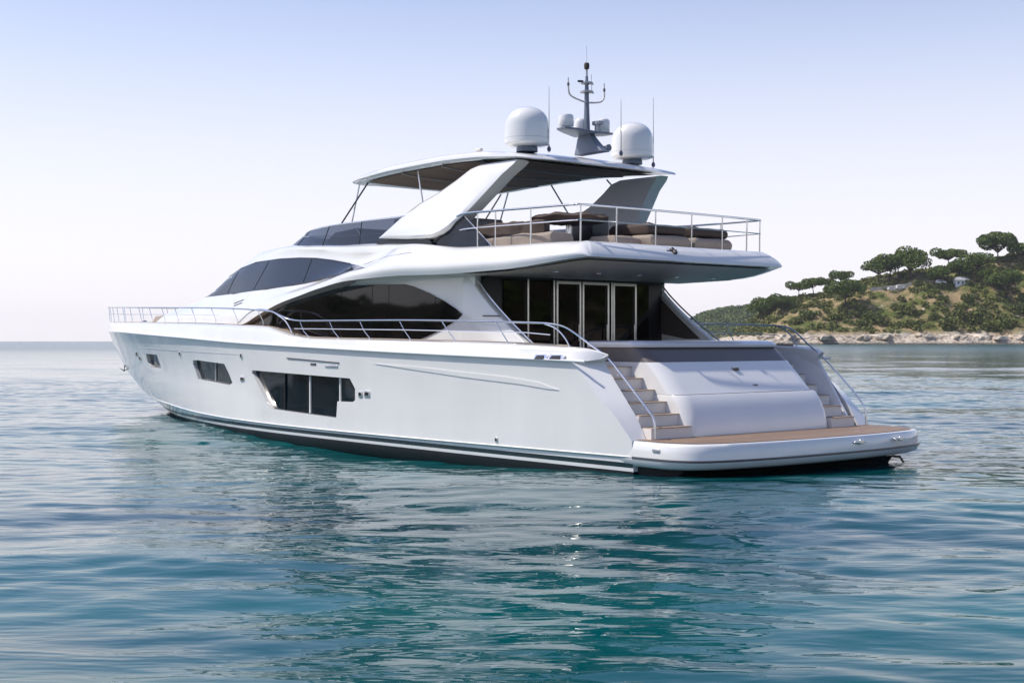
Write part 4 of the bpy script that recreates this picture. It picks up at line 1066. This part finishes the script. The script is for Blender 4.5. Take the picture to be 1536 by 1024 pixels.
# scrub: one mass
rnd.seed(99); V = []; F = []
tmpl = []
for dt in BV:
    tmpl.append((np.array([v.co[:] for v in dt.vertices]), np.array([p.vertices[:] for p in dt.polygons])))
cos_ = []; fac = []; off = 0
for i in range(1700):
    r = rnd.uniform(150, 480); d = SH+rnd.uniform(24, 150)
    p = ground(r, d)
    if p.z < 5: continue
    if mn.noise(Vector((r*.03, d*.03, 9))) < -.33 and d < SH+105: continue
    s = rnd.uniform(2.0, 7.0); tv, tf = tmpl[i % 3]; sub = rnd.sample(range(len(tf)), 110)
    a = rnd.random()*6; ca, sa = math.cos(a), math.sin(a)
    v = tv[tf[sub].ravel()]*1.0; c0 = v.reshape(-1,4,3).mean(1, keepdims=True); v = ((v.reshape(-1,4,3)-c0)*1.7+c0).reshape(-1,3)*s
    v = np.stack([v[:,0]*ca-v[:,1]*sa, v[:,0]*sa+v[:,1]*ca, v[:,2]*.8-s*.15], -1)+np.array(p[:])
    cos_.append(v); fac.append(np.arange(len(v)).reshape(-1,4)+off); off += len(v)
def raw(name, cos_, fac, mt):
    me = bpy.data.meshes.new(name); c = np.concatenate(cos_); f = np.concatenate(fac).astype(np.int32)
    me.vertices.add(len(c)); me.vertices.foreach_set('co', c.ravel()); me.loops.add(f.size); me.loops.foreach_set('vertex_index', f.ravel())
    me.polygons.add(len(f)); me.polygons.foreach_set('loop_start', np.arange(len(f), dtype=np.int32)*4); me.materials.append(mt); me.update(calc_edges=True)
    o = bpy.data.objects.new(name, me); scene.collection.objects.link(o); return o
sc_ = raw('hillside_scrub', cos_, fac, SCRUB2); tag(sc_, 'low dry scrub covering the headland slope', 'scrub', None, 'stuff')
cos_ = []; fac = []; off = 0
for i in range(1500):
    px = rnd.uniform(1000, 1200); j = rnd.uniform(0, 17); d = 1850+j*22; r = (px-768)/FPX*2200
    h = fb.ray_cast(local(r, d, 300), Vector((0,0,-1)))
    if h[0] is None or h[0].z < 4: continue
    s = rnd.uniform(6, 12); tv, tf = tmpl[i % 3]; sub = rnd.sample(range(len(tf)), 40)
    v = tv[tf[sub].ravel()]; c0 = v.reshape(-1,4,3).mean(1, keepdims=True); v = ((v.reshape(-1,4,3)-c0)*2.4+c0).reshape(-1,3)*s
    v = v*np.array([1,1,.7])+np.array(h[0][:])-np.array([0,0,s*.15])
    cos_.append(v); fac.append(np.arange(len(v)).reshape(-1,4)+off); off += len(v)
fw = raw('far_woodland', cos_, fac, PINE); tag(fw, 'hazy woodland covering the distant hill', 'woodland', None, 'stuff')
# ---------------- terrace wall, building, parked boats and shore rocks
WALLM = mat('terrace_stone', (.62,.56,.50), .9, var=.3, scale=.3); WHITE = mat('white_render', (.8,.79,.76), .6, var=.05); DKW = mat('dark_opening', (.03,.03,.035), .4)
def anchor_at(px, py):
    p = hit(px, py); return p if p is not None else land(px, py, SH+90)
a, b = anchor_at(1306, 437), anchor_at(1412, 424)
m = MB(); rows = []
for i in range(21):
    t = i/20; p = a.lerp(b, t); g = p.z
    rows.append([p+Vector((0,0,-4)), p+Vector((0,0,2.3+.25*math.sin(i*1.7))), p+D*1.4+Vector((0,0,2.3+.25*math.sin(i*1.7))), p+D*1.4+Vector((0,0,-4))])
m.grid(rows, close=True); tag(m.build('retaining_wall', WALLM, None), 'long low pale stone retaining wall across the headland slope', 'wall')
house_ = empty('white_house', anchor_at(1444, 427)); tag(house_, 'small white building with a pale pitched roof among the pines', 'house')
def lb(m, r0, r1, d0, d1, z0, z1): 
    P = [R*r+D*d for r, d in ((r0,d0),(r1,d0),(r1,d1),(r0,d1))]; m.add([p+Vector((0,0,z0)) for p in P]+[p+Vector((0,0,z1)) for p in P], [(0,3,2,1),(4,5,6,7),(0,1,5,4),(1,2,6,5),(2,3,7,6),(3,0,4,7)]); return m
lb(MB(), -4.5, 4.5, 0, 7, -2, 3.2).build('wall', WHITE, house_)
m = MB(); E4 = [R*r+D*d for r, d in ((-5.2,-.7),(5.2,-.7),(5.2,7.7),(-5.2,7.7))]
m.add([p+Vector((0,0,3.22)) for p in E4]+[R*-2.5+D*3.5+Vector((0,0,5.4)), R*2.5+D*3.5+Vector((0,0,5.4))], [(0,1,5,4),(1,2,5),(2,3,4,5),(3,0,4),(3,2,1,0)]); m.build('roof', LGREY, house_)
for r in (-2.8, 0, 2.8): lb(MB(), r-.6, r+.6, -.05, .05, .6, 2.3).build('window', DKW, house_)
items = [(1287,438,4,1.3,'leftmost pale low hut along the retaining wall'),(1336,436,5,1.5,'white parked van left of the middle of the terrace'),(1349,434,5.5,1.9,'larger white parked van beside the smaller one on the terrace'),(1410,426,7,1.8,'long white parked boat at the right end of the terrace')]
for i, (px, py, L_, hh, lb_) in enumerate(items):
    kind = 'hut' if i == 0 else ('boat' if i == 3 else 'van')
    e = empty({'hut':'low_hut','boat':'beached_boat','van':'parked_van'}[kind], anchor_at(px, py)-D*3+Vector((0,0,.6))); tag(e, lb_, kind)
    m = MB(); prof = [(-L_/2,0),(L_/2,0),(L_/2,hh*.55),(L_*.34,hh*.62),(L_*.2,hh),(-L_*.42,hh),(-L_/2,hh*.6)]
    m.prism([R*x+Vector((0,0,z)) for x, z in prof], D*1.9); m.build('body', WHITE, e, bevel=.1)
    m = MB(); m.prism([R*x+D*-.02+Vector((0,0,z)) for x, z in ((-L_*.38,hh*.6),(L_*.26,hh*.6),(L_*.17,hh*.88),(-L_*.36,hh*.88))], D*.05); m.build('window', DKW, e)
ROCK = mat('shore_rock', (.60,.52,.42), .9, col2=(.33,.27,.20), scale=.5, bump=.5, bscale=2)
rnd.seed(5); import bmesh
def rock_mesh(seed):
    b = bmesh.new(); bmesh.ops.create_icosphere(b, subdivisions=3, radius=1)
    for v in b.verts:
        n = mn.fractal(v.co*1.3+Vector((seed*9,0,0)), 1, 2, 3); v.co *= 1+.35*n; v.co.z = max(-.5, min(.55, v.co.z))*(.8)
    me = bpy.data.meshes.new('rock'); b.to_mesh(me); b.free(); me.materials.append(ROCK); return me
RM = [rock_mesh(i) for i in range(4)]
shore = [(1118,505,'leftmost low shore rock at the tip of the headland'),(1150,507,'flat pale rock left of the dark hollow'),(1178,506,'broken pale slab under the small left bushes'),(1208,508,'low slab in front of the dark hollow on the shore'),
 (1240,507,'pale ledge right of the hollow by the water'),(1268,505,'stepped pale rock below the spreading pine'),(1296,507,'wide low slab below the rounded bush pair'),(1322,506,'brown boulder on the ledge below the grove'),(1352,504,'pale rock at the foot of the rock fall'),
 (1385,503,'large dark boulder beside the rock fall foot'),(1412,506,'pale slab right of the dark boulder'),(1440,507,'low broad ledge below the large lower bush'),(1470,505,'reddish boulder below the deep green bush'),(1500,507,'pale slab near the right edge of the shore'),(1528,506,'rock at the right edge of the shore')]
for i, (px, py, lb_) in enumerate(shore):
    p = hit(px, py)
    if p is None: continue
    o = bpy.data.objects.new('shore_rock', RM[i % 4]); scene.collection.objects.link(o); o.location = p; s = 2.2+(i*7 % 5)*.6; o.scale = (s*1.8, s*1.3, s); o.rotation_euler.z = rad(-YAW)+i*1.3; tag(o, lb_, 'rock', 'pale rocks along the shore')
# coast behind the photographer, seen mirrored in the yacht's glass
m = MB(); rows = []
for i in range(200):
    a = rad(18+i*1.33); row = []
    for j in range(10):
        rr_ = 330+j*16; k_ = .8+.5*mn.noise(Vector((i*.12, 3, 0)))+.3*mn.noise(Vector((i*.5, j*.4, 8)))
        row.append((EYE.x+rr_*math.cos(a), EYE.y+rr_*math.sin(a), (-1, 2, 7, 13, 19, 24, 28, 30, 30, 24)[j]*k_))
    rows.append(row)
m.grid(rows); COAST = terrain_mat('coast_ground', (.03,.04,.016), (.09,.065,.04), (.35,.28,.22))
tag(m.build('opposite_coast', COAST, None, fix=False), 'wooded coast across the bay', None, None, 'structure')
cos_ = []; fac = []; off = 0; rnd.seed(3)
for i in range(1100):
    a = rad(rnd.uniform(18, 282)); rr_ = rnd.uniform(350, 470); u = (rr_-330)/160
    s = rnd.uniform(5, 10); tv, tf = tmpl[i % 3]; sub = rnd.sample(range(len(tf)), 24)
    v = tv[tf[sub].ravel()]; c0 = v.reshape(-1,4,3).mean(1, keepdims=True); v = ((v.reshape(-1,4,3)-c0)*3.0+c0).reshape(-1,3)*s
    v = v+np.array([EYE.x+rr_*math.cos(a), EYE.y+rr_*math.sin(a), 30*math.sin(min(1, u)*1.57)*.8-2])
    cos_.append(v); fac.append(np.arange(len(v)).reshape(-1,4)+off); off += len(v)
tag(raw('coast_woodland', cos_, fac, PINE), 'dense woodland on the coast across the bay', None, None, 'stuff')
# ---------------- haze: one box of even air round everything
m = MB(); m.box((-4600,-4600,-1.2),(4600,4600,95))
hz = m.build('haze', WHITE, None, fix=True); hm = bpy.data.materials.new('haze_air'); hm.use_nodes = True; t = hm.node_tree; t.nodes.clear()
vo = t.nodes.new('ShaderNodeVolumePrincipled'); vo.inputs['Color'].default_value = (.93,.94,1,1); vo.inputs['Density'].default_value = .00006; vo.inputs['Anisotropy'].default_value = .3
ou = t.nodes.new('ShaderNodeOutputMaterial'); t.links.new(vo.outputs[0], ou.inputs['Volume']); hz.data.materials.clear(); hz.data.materials.append(hm)
tag(hz, 'thin pale sea haze', None, None, 'stuff')
